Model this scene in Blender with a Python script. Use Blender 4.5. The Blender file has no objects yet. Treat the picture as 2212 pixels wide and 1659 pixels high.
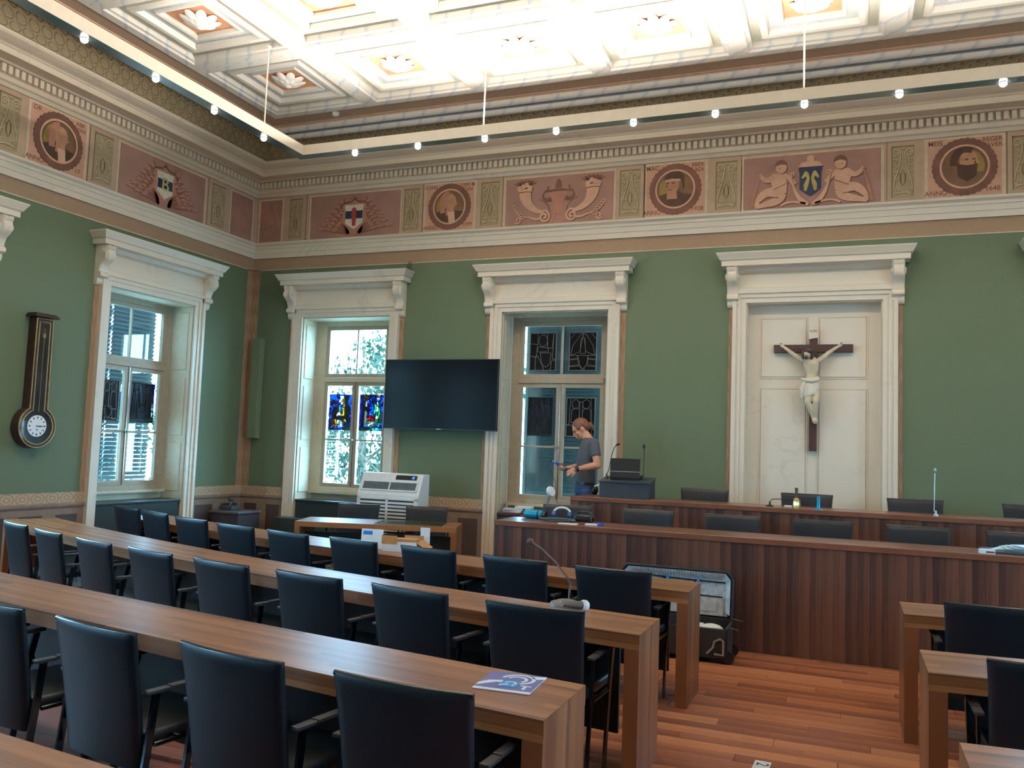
import bpy, bmesh, math, random
from mathutils import Vector, Matrix, Euler

SC = bpy.context.scene
COL = SC.collection
PI = math.pi
R = math.radians
random.seed(7)

# ------------------------------------------------------------------ camera
FPX, CX, CY, EYE = 1836.5, 1106.0, 829.5, 1.65
YAW, PIT, ROL = R(21.585), R(4.299), R(-2.093)
def cam_axes():
    f0 = Vector((-math.sin(YAW), math.cos(YAW), 0)); rt = Vector((math.cos(YAW), math.sin(YAW), 0)); up = Vector((0, 0, 1))
    f = f0*math.cos(PIT) + up*math.sin(PIT); u = up*math.cos(PIT) - f0*math.sin(PIT)
    return rt*math.cos(ROL) - u*math.sin(ROL), u*math.cos(ROL) + rt*math.sin(ROL), f
_r, _u, _f = cam_axes()
cd = bpy.data.cameras.new('camera'); cam = bpy.data.objects.new('camera', cd); COL.objects.link(cam)
cd.sensor_fit = 'HORIZONTAL'; cd.sensor_width = 36.0; cd.lens = FPX/2212.0*36.0; cd.clip_start = 0.05; cd.clip_end = 200
cam.matrix_world = Matrix(((_r.x, _u.x, -_f.x, 0), (_r.y, _u.y, -_f.y, 0), (_r.z, _u.z, -_f.z, EYE), (0, 0, 0, 1)))
SC.camera = cam

# ------------------------------------------------------------------ world, exposure
SKY = 38.0
w = bpy.data.worlds.new('sky'); SC.world = w; w.use_nodes = True
bg = w.node_tree.nodes['Background']; bg.inputs[0].default_value = (0.32, 0.67, 1.0, 1); bg.inputs[1].default_value = SKY
SC.view_settings.view_transform = 'Standard'; SC.view_settings.look = 'None'; SC.view_settings.gamma = 1.0
SC.view_settings.use_curve_mapping = False; SC.view_settings.exposure = 0.0
SC.cycles.use_denoising = True
SC.cycles.max_bounces = 8; SC.cycles.diffuse_bounces = 5; SC.cycles.transparent_max_bounces = 12
SC.cycles.sample_clamp_indirect = 6.0; SC.cycles.caustics_reflective = False; SC.cycles.caustics_refractive = False

# room numbers (metres): camera stands at x = y = 0
XL, XR, YB, YF = -8.40, 7.70, 10.40, -2.90     # left wall, right wall, back wall (faced), wall behind the camera
ZC = 5.97

SPOT_W, FILL_W, BARUP_W = 25.0, 230.0, 44.0
# ------------------------------------------------------------------ helpers
def lin(c):
    c = c/255.0
    return c/12.92 if c <= 0.04045 else ((c+0.055)/1.055)**2.4
def rgb(r, g, b): return (lin(r), lin(g), lin(b), 1.0)

class MB:
    def __init__(s): s.v = []; s.f = []; s.uv = {}
    def add(s, vs, fs, M=None):
        o = len(s.v)
        s.v += [(M @ Vector(p)) if M is not None else Vector(p) for p in vs]
        s.f += [tuple(i+o for i in f) for f in fs]
        return o
    def box(s, x0, x1, y0, y1, z0, z1, M=None):
        v = [(x0,y0,z0),(x1,y0,z0),(x1,y1,z0),(x0,y1,z0),(x0,y0,z1),(x1,y0,z1),(x1,y1,z1),(x0,y1,z1)]
        return s.add(v, [(0,3,2,1),(4,5,6,7),(0,1,5,4),(1,2,6,5),(2,3,7,6),(3,0,4,7)], M)
    def rings(s, rs, closed=True, caps=True, M=None):
        n = len(rs[0]); vs = [p for r in rs for p in r]; fs = []
        for i in range(len(rs)-1):
            for j in range(n if closed else n-1):
                k = (j+1) % n
                fs.append((i*n+j, i*n+k, (i+1)*n+k, (i+1)*n+j))
        if caps and closed:
            fs.append(tuple(range(n))[::-1]); fs.append(tuple((len(rs)-1)*n+j for j in range(n)))
        return s.add(vs, fs, M)
    def tube(s, pts, r, n=8, M=None, caps=True):
        pts = [Vector(p) for p in pts]; rs = r if isinstance(r, (list, tuple)) else [r]*len(pts)
        out = []; up = Vector((0,0,1)); prev = None
        for i, p in enumerate(pts):
            t = (pts[min(i+1, len(pts)-1)] - pts[max(i-1, 0)])
            if t.length < 1e-9: t = Vector((0,0,1))
            t.normalize()
            if prev is None:
                a = up if abs(t.dot(up)) < 0.95 else Vector((1,0,0))
                x = t.cross(a).normalized()
            else:
                x = (prev - t*prev.dot(t)); x = x.normalized() if x.length > 1e-6 else t.orthogonal().normalized()
            prev = x; y = t.cross(x)
            out.append([p + (x*math.cos(2*PI*k/n) + y*math.sin(2*PI*k/n))*rs[i] for k in range(n)])
        return s.rings(out, True, caps, M)
    def lathe(s, prof, n=16, M=None, caps=True):
        return s.rings([[(r*math.cos(2*PI*k/n), r*math.sin(2*PI*k/n), z) for k in range(n)] for r, z in prof], True, caps, M)
    def ball(s, c, r, n=12, m=8, M=None):
        r = r if isinstance(r, (list, tuple)) else (r, r, r); T = Matrix.Translation(Vector(c))
        if M is not None: T = M @ T
        T = T @ Matrix.Diagonal((r[0], r[1], r[2], 1))
        prof = [(max(1e-4, math.sin(PI*i/m)), -math.cos(PI*i/m)) for i in range(m+1)]
        return s.lathe(prof, n, T)
    def poly(s, F, pts, p0, p1):
        """prism of a 2D outline on a wall frame F, from depth p0 to p1 off the wall"""
        n = len(pts)
        vs = [F(u, z, p0) for u, z in pts] + [F(u, z, p1) for u, z in pts]
        fs = [tuple(range(n)), tuple(range(n, 2*n))[::-1]] + [(j, (j+1) % n, n+(j+1) % n, n+j) for j in range(n)]
        return s.add(vs, fs)
    def rect(s, F, u0, u1, z0, z1, p0, p1): return s.poly(F, [(u0,z0),(u1,z0),(u1,z1),(u0,z1)], p0, p1)
    def disc(s, F, u, z, ru, rz, p0, p1, n=20, a0=0.0, jag=0.0):
        return s.poly(F, [(u+ru*(1+jag*(k % 2))*math.cos(2*PI*k/n+a0), z+rz*(1+jag*(k % 2))*math.sin(2*PI*k/n+a0)) for k in range(n)], p0, p1)
    def annulus(s, F, u, z, r0, r1, p0, p1, n=28, jag=0.0, sx=1.0):
        rr = []
        for k in range(n+1):
            a = 2*PI*k/n; c, d = math.cos(a)*sx, math.sin(a); q = r1*(1+jag*(k % 2))
            rr.append([F(u+r0*c, z+r0*d, p0), F(u+q*c, z+q*d, p0), F(u+q*c, z+q*d, p1), F(u+r0*c, z+r0*d, p1)])
        return s.rings(rr, True, False)
    def ribbon(s, F, pts, wd, p0, p1):
        """flat band of tapering width along a 2D line on a wall frame"""
        n = len(pts); ws = wd if isinstance(wd, (list, tuple)) else [wd]*n
        L = []; Rr = []
        for i in range(n):
            a = pts[max(i-1, 0)]; b = pts[min(i+1, n-1)]; dx, dz = b[0]-a[0], b[1]-a[1]; q = math.hypot(dx, dz) or 1
            nx, nz = -dz/q*ws[i]/2, dx/q*ws[i]/2
            L.append((pts[i][0]+nx, pts[i][1]+nz)); Rr.append((pts[i][0]-nx, pts[i][1]-nz))
        rs = [[F(*L[i], p0), F(*Rr[i], p0), F(*Rr[i], p1), F(*L[i], p1)] for i in range(n)]
        return s.rings(rs, True, True)
    def extrude(s, F, prof, u0, u1):
        """profile of (p, z) pulled along the wall from u0 to u1"""
        return s.rings([[F(u, z, p) for p, z in prof] for u in (u0, u1)], True, True)
    def build(s, name, m, parent=None, smooth=None, bevel=0, seg=2, world=False, fix=True):
        me = bpy.data.meshes.new(name); me.from_pydata([tuple(p) for p in s.v], [], s.f)
        if s.uv:
            ul = me.uv_layers.new(name='UVMap')
            for lp in me.loops:
                ul.data[lp.index].uv = s.uv.get(lp.vertex_index, (0, 0))
        if fix or bevel:
            bm = bmesh.new(); bm.from_mesh(me)
            bmesh.ops.recalc_face_normals(bm, faces=bm.faces)
            if bevel:
                ed = [e for e in bm.edges if len(e.link_faces) == 2 and e.calc_face_angle(0) > R(28)]
                bmesh.ops.bevel(bm, geom=ed, offset=bevel, segments=seg, profile=0.6, affect='EDGES', clamp_overlap=True)
            bm.to_mesh(me); bm.free()
        o = bpy.data.objects.new(name, me); COL.objects.link(o)
        if m is not None: me.materials.append(m)
        if smooth is not None:
            for p in me.polygons: p.use_smooth = True
            me.set_sharp_from_angle(angle=R(smooth))
        if parent is not None:
            o.parent = parent
            if world:
                me.transform(LOCALS.get(parent.name, Matrix.Identity(4)).inverted())
        return o
LOCALS = {}
def tag(o, label=None, cat=None, group=None, kind=None):
    if label: o['label'] = label
    if cat: o['category'] = cat
    if group: o['group'] = group
    if kind: o['kind'] = kind
    return o
def thing(name, label, cat, loc=(0,0,0), rz=0.0, group=None):
    o = bpy.data.objects.new(name, None); COL.objects.link(o)
    o.location = loc; o.rotation_euler = (0, 0, rz); o.empty_display_size = 0.1
    LOCALS[o.name] = Matrix.Translation(Vector(loc)) @ Matrix.Rotation(rz, 4, 'Z')
    return tag(o, label, cat, group)
def copy_tree(o, parent=None):
    c = o.copy(); COL.objects.link(c)
    if parent is not None: c.parent = parent
    for ch in list(o.children): copy_tree(ch, c)
    return c
def inst(proto, name, parent, loc, rot=(0,0,0), scale=(1,1,1)):
    """a piece that shares its mesh with the first of its kind"""
    o = bpy.data.objects.new(name, proto.data if hasattr(proto, 'data') else proto); COL.objects.link(o)
    o.parent = parent; o.location = loc; o.rotation_euler = rot; o.scale = scale
    return o
FB = lambda u, z, p: Vector((u, YB-p, z))            # frame of the back wall
FL = lambda u, z, p: Vector((XL+p, u, z))            # frame of the left wall
FR = lambda u, z, p: Vector((XR-p, u, z))
FF = lambda u, z, p: Vector((u, YF+p, z))
def off(F, u0, z0): return lambda u, z, p: F(u0+u, z0+z, p)
_txt = {}
def text2d(s, size):
    """outline of a word as flat mesh data"""
    if s not in _txt:
        c = bpy.data.curves.new('t', 'FONT'); c.body = s; c.size = 1.0; c.align_x = 'CENTER'; c.align_y = 'CENTER'; c.offset = 0.012
        o = bpy.data.objects.new('t', c); COL.objects.link(o)
        dg = bpy.context.evaluated_depsgraph_get(); me = bpy.data.meshes.new_from_object(o.evaluated_get(dg))
        _txt[s] = ([(v.co.x, v.co.y) for v in me.vertices], [tuple(p.vertices) for p in me.polygons])
        bpy.data.objects.remove(o); bpy.data.curves.remove(c); bpy.data.meshes.remove(me)
    v, f = _txt[s]
    return [(x*size, y*size) for x, y in v], f
def letters(mb, F, s, size, u, z, p):
    v, f = text2d(s, size)
    mb.add([F(u+a, z+b, p) for a, b in v], f)

# ------------------------------------------------------------------ materials
def N(nt, t, **kw):
    n = nt.nodes.new(t)
    for k, v in kw.items():
        if k.startswith('i_'):
            n.inputs[int(k[2:])].default_value = v
        else: setattr(n, k, v)
    return n
def plug(nt, sock, v):
    if isinstance(v, bpy.types.NodeSocket): nt.links.new(v, sock)
    else: sock.default_value = v
def MA(nt, op, a, b=0.0, c=None):
    n = nt.nodes.new('ShaderNodeMath'); n.operation = op
    plug(nt, n.inputs[0], a); plug(nt, n.inputs[1], b)
    if c is not None: plug(nt, n.inputs[2], c)
    return n.outputs[0]
def MIX(nt, f, a, b):
    n = nt.nodes.new('ShaderNodeMix'); n.data_type = 'RGBA'
    plug(nt, n.inputs[0], f)
    plug(nt, n.inputs[6], a); plug(nt, n.inputs[7], b)
    return n.outputs[2]
def base(name):
    m = bpy.data.materials.new(name); m.use_nodes = True
    return m, m.node_tree, m.node_tree.nodes['Principled BSDF']
def coords(nt, kind='Object', scale=(1,1,1)):
    tc = nt.nodes.new('ShaderNodeTexCoord'); mp = nt.nodes.new('ShaderNodeMapping'); mp.inputs['Scale'].default_value = scale
    nt.links.new(tc.outputs[kind], mp.inputs[0]); return mp.outputs[0]
def xyz(nt, v):
    n = nt.nodes.new('ShaderNodeSeparateXYZ'); nt.links.new(v, n.inputs[0]); return n.outputs
def noise(nt, v, scale, detail=3, rough=0.5, dist=0.0):
    n = nt.nodes.new('ShaderNodeTexNoise'); nt.links.new(v, n.inputs['Vector'])
    n.inputs['Scale'].default_value = scale; n.inputs['Detail'].default_value = detail; n.inputs['Roughness'].default_value = rough
    n.inputs['Distortion'].default_value = dist
    return n.outputs['Fac']
def ramp(nt, f, stops):
    n = nt.nodes.new('ShaderNodeValToRGB'); plug(nt, n.inputs[0], f); e = n.color_ramp.elements
    e[0].position, e[0].color = stops[0]; e[1].position, e[1].color = stops[-1]
    for p, c in stops[1:-1]:
        q = e.new(p); q.color = c
    return n.outputs[0]
def bump(nt, b, h, strength=0.2, dist=0.01):
    n = nt.nodes.new('ShaderNodeBump'); n.inputs['Strength'].default_value = strength; n.inputs['Distance'].default_value = dist
    plug(nt, n.inputs['Height'], h); nt.links.new(n.outputs[0], b.inputs['Normal'])
def plain(name, c, rough=0.6, metal=0.0, var=0.10, scale=14.0, spec=0.5, bmp=0.0, coat=0.0):
    """paint, plastic, metal or cloth with a little mottling"""
    m, nt, b = base(name); v = coords(nt)
    f = noise(nt, v, scale)
    lo = tuple(x*(1-var) for x in c[:3])+(1,); hi = tuple(min(1, x*(1+var)) for x in c[:3])+(1,)
    nt.links.new(ramp(nt, f, [(0.3, lo), (0.7, hi)]), b.inputs['Base Color'])
    b.inputs['Roughness'].default_value = rough; b.inputs['Metallic'].default_value = metal; b.inputs['Specular IOR Level'].default_value = spec
    b.inputs['Coat Weight'].default_value = coat
    if bmp: bump(nt, b, noise(nt, v, scale*12, 2), bmp, 0.004)
    return m
def emit(name, c, s):
    m, nt, b = base(name); b.inputs['Base Color'].default_value = c; b.inputs['Emission Color'].default_value = c; b.inputs['Emission Strength'].default_value = s
    return m
def marble(name, c, vein=(150,140,125)):
    m, nt, b = base(name); v = coords(nt)
    f = noise(nt, v, 1.3, 6, 0.6, 0.9); g = noise(nt, v, 0.8, 2)
    k = MA(nt, 'ABSOLUTE', MA(nt, 'SUBTRACT', f, 0.5))
    soft = tuple(0.62*c[i]+0.38*rgb(*vein)[i] for i in range(3))+(1,)
    msk = ramp(nt, noise(nt, v, 1.1, 2), [(0.50, (0,0,0,1)), (0.66, (1,1,1,1))]); vn = ramp(nt, k, [(0.0, (1,1,1,1)), (0.02, (0,0,0,1))])
    col = MIX(nt, MA(nt, 'MULTIPLY', vn, msk), c, soft)
    col = MIX(nt, MA(nt, 'MULTIPLY', g, 0.25), col, rgb(214,200,178))
    nt.links.new(col, b.inputs['Base Color']); b.inputs['Roughness'].default_value = 0.42
    return m
def stripes(name, axis, lo, mid, hi, freq, rough=0.35, uv=False, coat=0.0, rnd=0.0):
    """wood of narrow staves; axis is the one ACROSS the staves"""
    m, nt, b = base(name); v = coords(nt, 'UV' if uv else 'Object'); s = xyz(nt, v)
    ac = s[axis]; al = s[0] if axis != 0 else s[2]
    if uv: al = s[0]
    cell = MA(nt, 'FLOOR', MA(nt, 'MULTIPLY', ac, freq))
    seg = MA(nt, 'FLOOR', MA(nt, 'ADD', MA(nt, 'MULTIPLY', al, 0.7), MA(nt, 'MULTIPLY', cell, 0.37)))
    wn = nt.nodes.new('ShaderNodeTexWhiteNoise'); wn.noise_dimensions = '2D'
    cb = nt.nodes.new('ShaderNodeCombineXYZ'); nt.links.new(cell, cb.inputs[0]); nt.links.new(seg, cb.inputs[1]); nt.links.new(cb.outputs[0], wn.inputs['Vector'])
    mp = nt.nodes.new('ShaderNodeCombineXYZ'); nt.links.new(MA(nt, 'MULTIPLY', ac, freq*4), mp.inputs[0]); nt.links.new(MA(nt, 'MULTIPLY', al, 1.6), mp.inputs[1])
    gr = noise(nt, mp.outputs[0], 1.6, 4, 0.6)
    f = MA(nt, 'ADD', MA(nt, 'MULTIPLY', wn.outputs['Value'], 0.5), MA(nt, 'MULTIPLY', gr, 0.6))
    if rnd:
        oi = nt.nodes.new('ShaderNodeObjectInfo'); f = MA(nt, 'ADD', f, MA(nt, 'MULTIPLY', MA(nt, 'SUBTRACT', oi.outputs['Random'], 0.5), rnd))
    nt.links.new(ramp(nt, f, [(0.18, lo), (0.5, mid), (0.85, hi)]), b.inputs['Base Color'])
    b.inputs['Roughness'].default_value = rough; b.inputs['Coat Weight'].default_value = coat; b.inputs['Coat Roughness'].default_value = 0.25
    return m
def clear_glass(name, tint, gloss=0.10, rough=0.02):
    m = bpy.data.materials.new(name); m.use_nodes = True; nt = m.node_tree; nt.nodes.clear()
    o = nt.nodes.new('ShaderNodeOutputMaterial'); t = nt.nodes.new('ShaderNodeBsdfTransparent'); g = nt.nodes.new('ShaderNodeBsdfGlossy')
    x = nt.nodes.new('ShaderNodeMixShader'); v = coords(nt); f = noise(nt, v, 3.0)
    nt.links.new(ramp(nt, f, [(0.3, tuple(q*0.97 for q in tint[:3])+(1,)), (0.7, tint)]), t.inputs[0])
    g.inputs['Roughness'].default_value = rough; x.inputs[0].default_value = gloss
    nt.links.new(t.outputs[0], x.inputs[1]); nt.links.new(g.outputs[0], x.inputs[2]); nt.links.new(x.outputs[0], o.inputs[0])
    return m
def stained(name, c, opq=0.28):
    """coloured window glass: tints what shines through, dull grey from the front"""
    m = bpy.data.materials.new(name); m.use_nodes = True; nt = m.node_tree; nt.nodes.clear()
    o = nt.nodes.new('ShaderNodeOutputMaterial'); t = nt.nodes.new('ShaderNodeBsdfTransparent'); g = nt.nodes.new('ShaderNodeBsdfPrincipled')
    x = nt.nodes.new('ShaderNodeMixShader'); v = coords(nt); f = noise(nt, v, 18.0)
    nt.links.new(ramp(nt, f, [(0.25, tuple(q*0.75 for q in c[:3])+(1,)), (0.75, c)]), t.inputs[0])
    g.inputs['Base Color'].default_value = (0.03, 0.03, 0.035, 1); g.inputs['Roughness'].default_value = 0.2; x.inputs[0].default_value = opq
    nt.links.new(t.outputs[0], x.inputs[1]); nt.links.new(g.outputs[0], x.inputs[2]); nt.links.new(x.outputs[0], o.inputs[0])
    return m
def along(nt):
    """distance along a wall (works for either wall) and height"""
    s = xyz(nt, coords(nt)); return MA(nt, 'ADD', s[0], s[1]), s[2]
def scales(name, c, line):
    m, nt, b = base(name); u, z = along(nt)
    v = MA(nt, 'DIVIDE', z, 0.075); row = MA(nt, 'FLOOR', v)
    uu = MA(nt, 'ADD', MA(nt, 'DIVIDE', u, 0.15), MA(nt, 'MULTIPLY', MA(nt, 'MODULO', row, 2.0), 0.5))
    fu = MA(nt, 'SUBTRACT', MA(nt, 'FRACT', uu), 0.5); fv = MA(nt, 'MULTIPLY', MA(nt, 'SUBTRACT', MA(nt, 'FRACT', v), 0.55), 0.85)
    d = MA(nt, 'SQRT', MA(nt, 'ADD', MA(nt, 'MULTIPLY', fu, fu), MA(nt, 'MULTIPLY', fv, fv)))
    e = MA(nt, 'ABSOLUTE', MA(nt, 'SUBTRACT', d, 0.40))
    col = ramp(nt, e, [(0.0, line), (0.06, c), (1.0, tuple(x*1.12 for x in c[:3])+(1,))])
    nt.links.new(col, b.inputs['Base Color']); b.inputs['Roughness'].default_value = 0.8
    return m
def band(name, c, d, pitch, zc, half):
    """painted border of rosettes in a row"""
    m, nt, b = base(name); u, z = along(nt)
    fu = MA(nt, 'SUBTRACT', MA(nt, 'FRACT', MA(nt, 'DIVIDE', u, pitch)), 0.5)
    fv = MA(nt, 'DIVIDE', MA(nt, 'SUBTRACT', z, zc), half*2.3)
    r = MA(nt, 'SQRT', MA(nt, 'ADD', MA(nt, 'MULTIPLY', fu, fu), MA(nt, 'MULTIPLY', fv, fv)))
    n2 = noise(nt, coords(nt), 30.0, 2)
    k = MA(nt, 'ADD', MA(nt, 'SINE', MA(nt, 'MULTIPLY', r, 26.0)), MA(nt, 'MULTIPLY', n2, 1.2))
    col = ramp(nt, MA(nt, 'MULTIPLY', k, 0.5), [(0.05, d), (0.55, c)])
    nt.links.new(col, b.inputs['Base Color']); b.inputs['Roughness'].default_value = 0.75
    return m
def dashes(name, c, d, pitch):
    m, nt, b = base(name); u, z = along(nt)
    n2 = noise(nt, coords(nt), 9.0, 3)
    f = MA(nt, 'ADD', MA(nt, 'FRACT', MA(nt, 'DIVIDE', u, pitch)), MA(nt, 'MULTIPLY', n2, 0.35))
    col = ramp(nt, f, [(0.0, c), (0.62, c), (0.74, d), (0.9, c), (1.0, c)])
    nt.links.new(col, b.inputs['Base Color']); b.inputs['Roughness'].default_value = 0.6
    return m
def scrolls(name, c, d):
    m, nt, b = base(name); v = coords(nt)
    f = noise(nt, v, 5.0, 2, 0.5, 3.5)
    k = MA(nt, 'ABSOLUTE', MA(nt, 'SINE', MA(nt, 'MULTIPLY', f, 34.0)))
    nt.links.new(ramp(nt, k, [(0.0, d), (0.35, c), (1.0, tuple(x*1.1 for x in c[:3])+(1,))]), b.inputs['Base Color']); b.inputs['Roughness'].default_value = 0.75
    return m

GREEN = plain('green_paint', rgb(94,110,84), 0.72, var=0.06, scale=60, bmp=0.12)
MARB = marble('cream_marble', rgb(232,220,200), (184,174,158))
MARB2 = marble('grey_cream_marble', rgb(222,208,186), (170,160,146))
PINK = scrolls('pink_stencil', rgb(158,132,106), rgb(148,118,94))
BANDV = band('brown_border', rgb(164,134,106), rgb(152,120,92), 0.07, 2.0, 0.5)
DADO = band('dado_border', rgb(186,162,134), rgb(164,132,104), 0.19, 0.89, 0.06)
DADOW = plain('dado_paint', rgb(128,108,92), 0.7)
DADOP = plain('dado_panel_paint', rgb(66,52,48), 0.6)
FRZ = plain('frieze_ground', rgb(190,162,136), 0.8, var=0.05, scale=8)
FRLINE = plain('frieze_light_line', rgb(214,192,164), 0.8)
FRDK = plain('frieze_joint', rgb(128,98,76), 0.8)
FRRED = plain('frieze_red_brown', rgb(164,124,110), 0.8, var=0.14, scale=3)
FRROSE = plain('frieze_rose', rgb(206,158,130), 0.8, var=0.06, scale=6)
FRGRN = plain('frieze_olive', rgb(168,150,116), 0.8, var=0.08, scale=6)
FRGL = plain('frieze_olive_light', rgb(196,178,144), 0.8)
FRGD = plain('frieze_olive_dark', rgb(126,106,78), 0.8)
FRD = plain('frieze_dark_paint', rgb(116,78,64), 0.8, var=0.18, scale=9)
FRM = plain('frieze_mid_paint', rgb(182,128,104), 0.8, var=0.12, scale=9)
FRL = plain('frieze_light_paint', rgb(220,172,142), 0.8, var=0.1, scale=9)
SKINP = plain('painted_skin', rgb(188,138,106), 0.8, var=0.18, scale=12)
HAIRP = plain('painted_brown', rgb(74,50,36), 0.8, var=0.2)
OCHRE = plain('painted_ochre', rgb(150,124,66), 0.8, var=0.2)
UMBER = plain('painted_umber', rgb(118,88,62), 0.8, var=0.25, scale=5)
NAVY = plain('painted_navy', rgb(34,46,72), 0.7)
IVORY = plain('painted_ivory', rgb(224,212,190), 0.7)
GOLDP = plain('painted_gold', rgb(196,176,104), 0.7, var=0.2)
SCALE = scales('scale_paint', rgb(150,134,104), rgb(96,82,60))
DASH = dashes('veined_moulding', rgb(230,224,214), rgb(196,202,208), 0.30)
CEILW = marble('ceiling_white', rgb(232,226,216), (196,194,190))
CEILG = plain('ceiling_grey_green', rgb(196,194,178), 0.8, var=0.04)
CEILB = scrolls('ceiling_blue_grey', rgb(206,208,208), rgb(176,184,192))
ORANGE = plain('coffer_orange', rgb(216,160,124), 0.8, var=0.05)
GROOVE = plain('slate_blue_groove', rgb(138,142,152), 0.7)
PEACH = plain('peach_line', rgb(214,180,156), 0.7)
ORNB = scrolls('brown_scrollwork', rgb(182,154,130), rgb(160,130,106))
PLASTER = plain('white_plaster', rgb(238,232,222), 0.7, var=0.03)
FRAMEW = plain('beige_window_paint', rgb(168,154,132), 0.5, var=0.05)
JAMB = plain('cream_shutter_paint', rgb(206,194,168), 0.55, var=0.05)
GLASS = clear_glass('window_glass', (0.95, 0.98, 0.97, 1), 0.06)
BLIND = plain('blind_slat_grey', rgb(86,104,108), 0.55, var=0.06)
BENCH = plain('dark_green_cover', rgb(38,46,44), 0.35, var=0.1)
DESK = stripes('desk_veneer', 1, rgb(80,48,30), rgb(130,84,52), rgb(166,114,72), 26.0, 0.38, uv=True, coat=0.04)
DESKV = stripes('desk_veneer_upright', 1, rgb(80,48,32), rgb(122,76,48), rgb(152,102,64), 26.0, 0.38, coat=0.15)
STAVE = stripes('podium_stave', 0, rgb(44,24,20), rgb(70,42,34), rgb(100,64,48), 9.0, 0.5, rnd=0.55, coat=0.0)
PODT = stripes('podium_top', 1, rgb(86,50,38), rgb(116,72,54), rgb(138,92,70), 16.0, 0.3, coat=0.2)
FLOORM = stripes('floor_far', 1, rgb(104,52,36), rgb(138,76,52), rgb(166,100,68), 8.5, 0.38, coat=0.1)
PLANK = stripes('floor_plank', 1, rgb(112,62,42), rgb(154,92,62), rgb(190,124,84), 22.0, 0.42, rnd=0.7, coat=0.02)
LEATH = plain('black_leather', rgb(12,22,31), 0.42, spec=0.35, var=0.12, scale=30, bmp=0.06)
SEATM = plain('seat_leather', rgb(26,32,34), 0.42, var=0.12, scale=30)
ARMM = plain('armrest_black', rgb(40,40,42), 0.45)
CHROME = plain('chrome', (0.36, 0.38, 0.40, 1), 0.16, 1.0, var=0.04)
BLACK = plain('black_plastic', rgb(20,20,22), 0.4)
DARK = plain('dark_grey_plastic', rgb(52,54,58), 0.5)
WHITE = plain('white_plastic', rgb(232,232,228), 0.5, var=0.03)
PAPER = plain('white_paper', rgb(236,238,238), 0.75, var=0.03)
CREAMM = plain('cream_enamel', rgb(240,224,200), 0.5, var=0.03)
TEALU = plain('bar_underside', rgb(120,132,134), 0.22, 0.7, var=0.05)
BULB = emit('lamp_glow', (1.0, 0.97, 0.92, 1), 40.0)
FILLGLOW = emit('fill_glow', (1.0, 0.94, 0.85, 1), 12.0)
BRASS = plain('brass', (0.72, 0.52, 0.20, 1), 0.25, 1.0, var=0.08)
GILT = plain('gilt_edge', (0.78, 0.56, 0.28, 1), 0.35, 1.0, var=0.12)
MAHOG = plain('dark_mahogany', rgb(54,30,24), 0.35, var=0.2, coat=0.3)
WALNUT = plain('cross_wood', rgb(66,40,36), 0.55, var=0.15)
CORPUS = plain('painted_carving', rgb(206,190,160), 0.5, var=0.08)
CLOTHW = plain('carved_cloth', rgb(226,214,192), 0.55, var=0.06)
SKIN = plain('skin', rgb(204,146,114), 0.5, var=0.06, scale=30)
HAIR = plain('auburn_hair', rgb(112,68,44), 0.5, var=0.25, scale=60, bmp=0.3)
SHIRT = plain('grey_cotton', rgb(74,78,88), 0.85, var=0.1, scale=40, bmp=0.2)
JEANS = plain('blue_denim', rgb(44,72,112), 0.85, var=0.2, scale=60, bmp=0.2)
BLUEP = plain('blue_plastic', rgb(30,66,150), 0.35)
TEALP = plain('teal_metal', rgb(20,140,170), 0.3, 0.4)
REDP = plain('red_card', rgb(170,40,44), 0.6)
CARD = plain('brown_cardboard', rgb(190,134,80), 0.75)
LEAD = plain('lead_came', rgb(120,118,112), 0.5, 0.3)
STEEL = plain('dark_steel', (0.10, 0.12, 0.14, 1), 0.2, 1.0, var=0.04)
VOID = plain('under_desk_shade', rgb(14,14,15), 0.6)  # modesty panels: the shade under the desks put into the colour
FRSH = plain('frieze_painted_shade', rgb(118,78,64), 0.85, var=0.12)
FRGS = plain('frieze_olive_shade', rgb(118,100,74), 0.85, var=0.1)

# ================================================================== ROOM SHELL
def struct(o): o['kind'] = 'structure'; return o
WIN_L = [8.475, 5.305, 2.135, -1.035]                 # window centres along the left wall
WIN_B = [-6.72, -3.555]                               # window centres in the back wall
DOOR_C = -0.38
WIN_B2 = [2.80, 5.97]
HW, ZTOP = 0.73, 3.45                                 # half opening, opening height
WT = 0.46                                             # wall thickness
def wall(name, F, u0, u1, opens, m=GREEN, ztop=6.3):
    mb = MB(); us = u0
    for a, b, zt in sorted(opens):
        mb.rect(F, us, a, 0, ztop, 0, -WT); mb.rect(F, a, b, zt, ztop, 0, -WT); us = b
    mb.rect(F, us, u1, 0, ztop, 0, -WT)
    return struct(mb.build(name, m))
wb = wall('wall_back', FB, XL-WT, XR+WT, [(c-HW, c+HW, ZTOP) for c in WIN_B+WIN_B2] + [(DOOR_C-0.75, DOOR_C+0.75, ZTOP+0.03)])
wl = wall('wall_left', FL, YF-WT, YB, [(c-HW, c+HW, ZTOP) for c in WIN_L])
wr = wall('wall_right', FR, YF-WT, YB, [(c-HW, c+HW, ZTOP) for c in WIN_L[1:]])
wf = wall('wall_front', FF, XL, XR, [])

fm = MB(); fm.box(XL, XR, YF, YB, -0.2, -0.022)
floor = struct(fm.build('floor', FLOORM))
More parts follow.
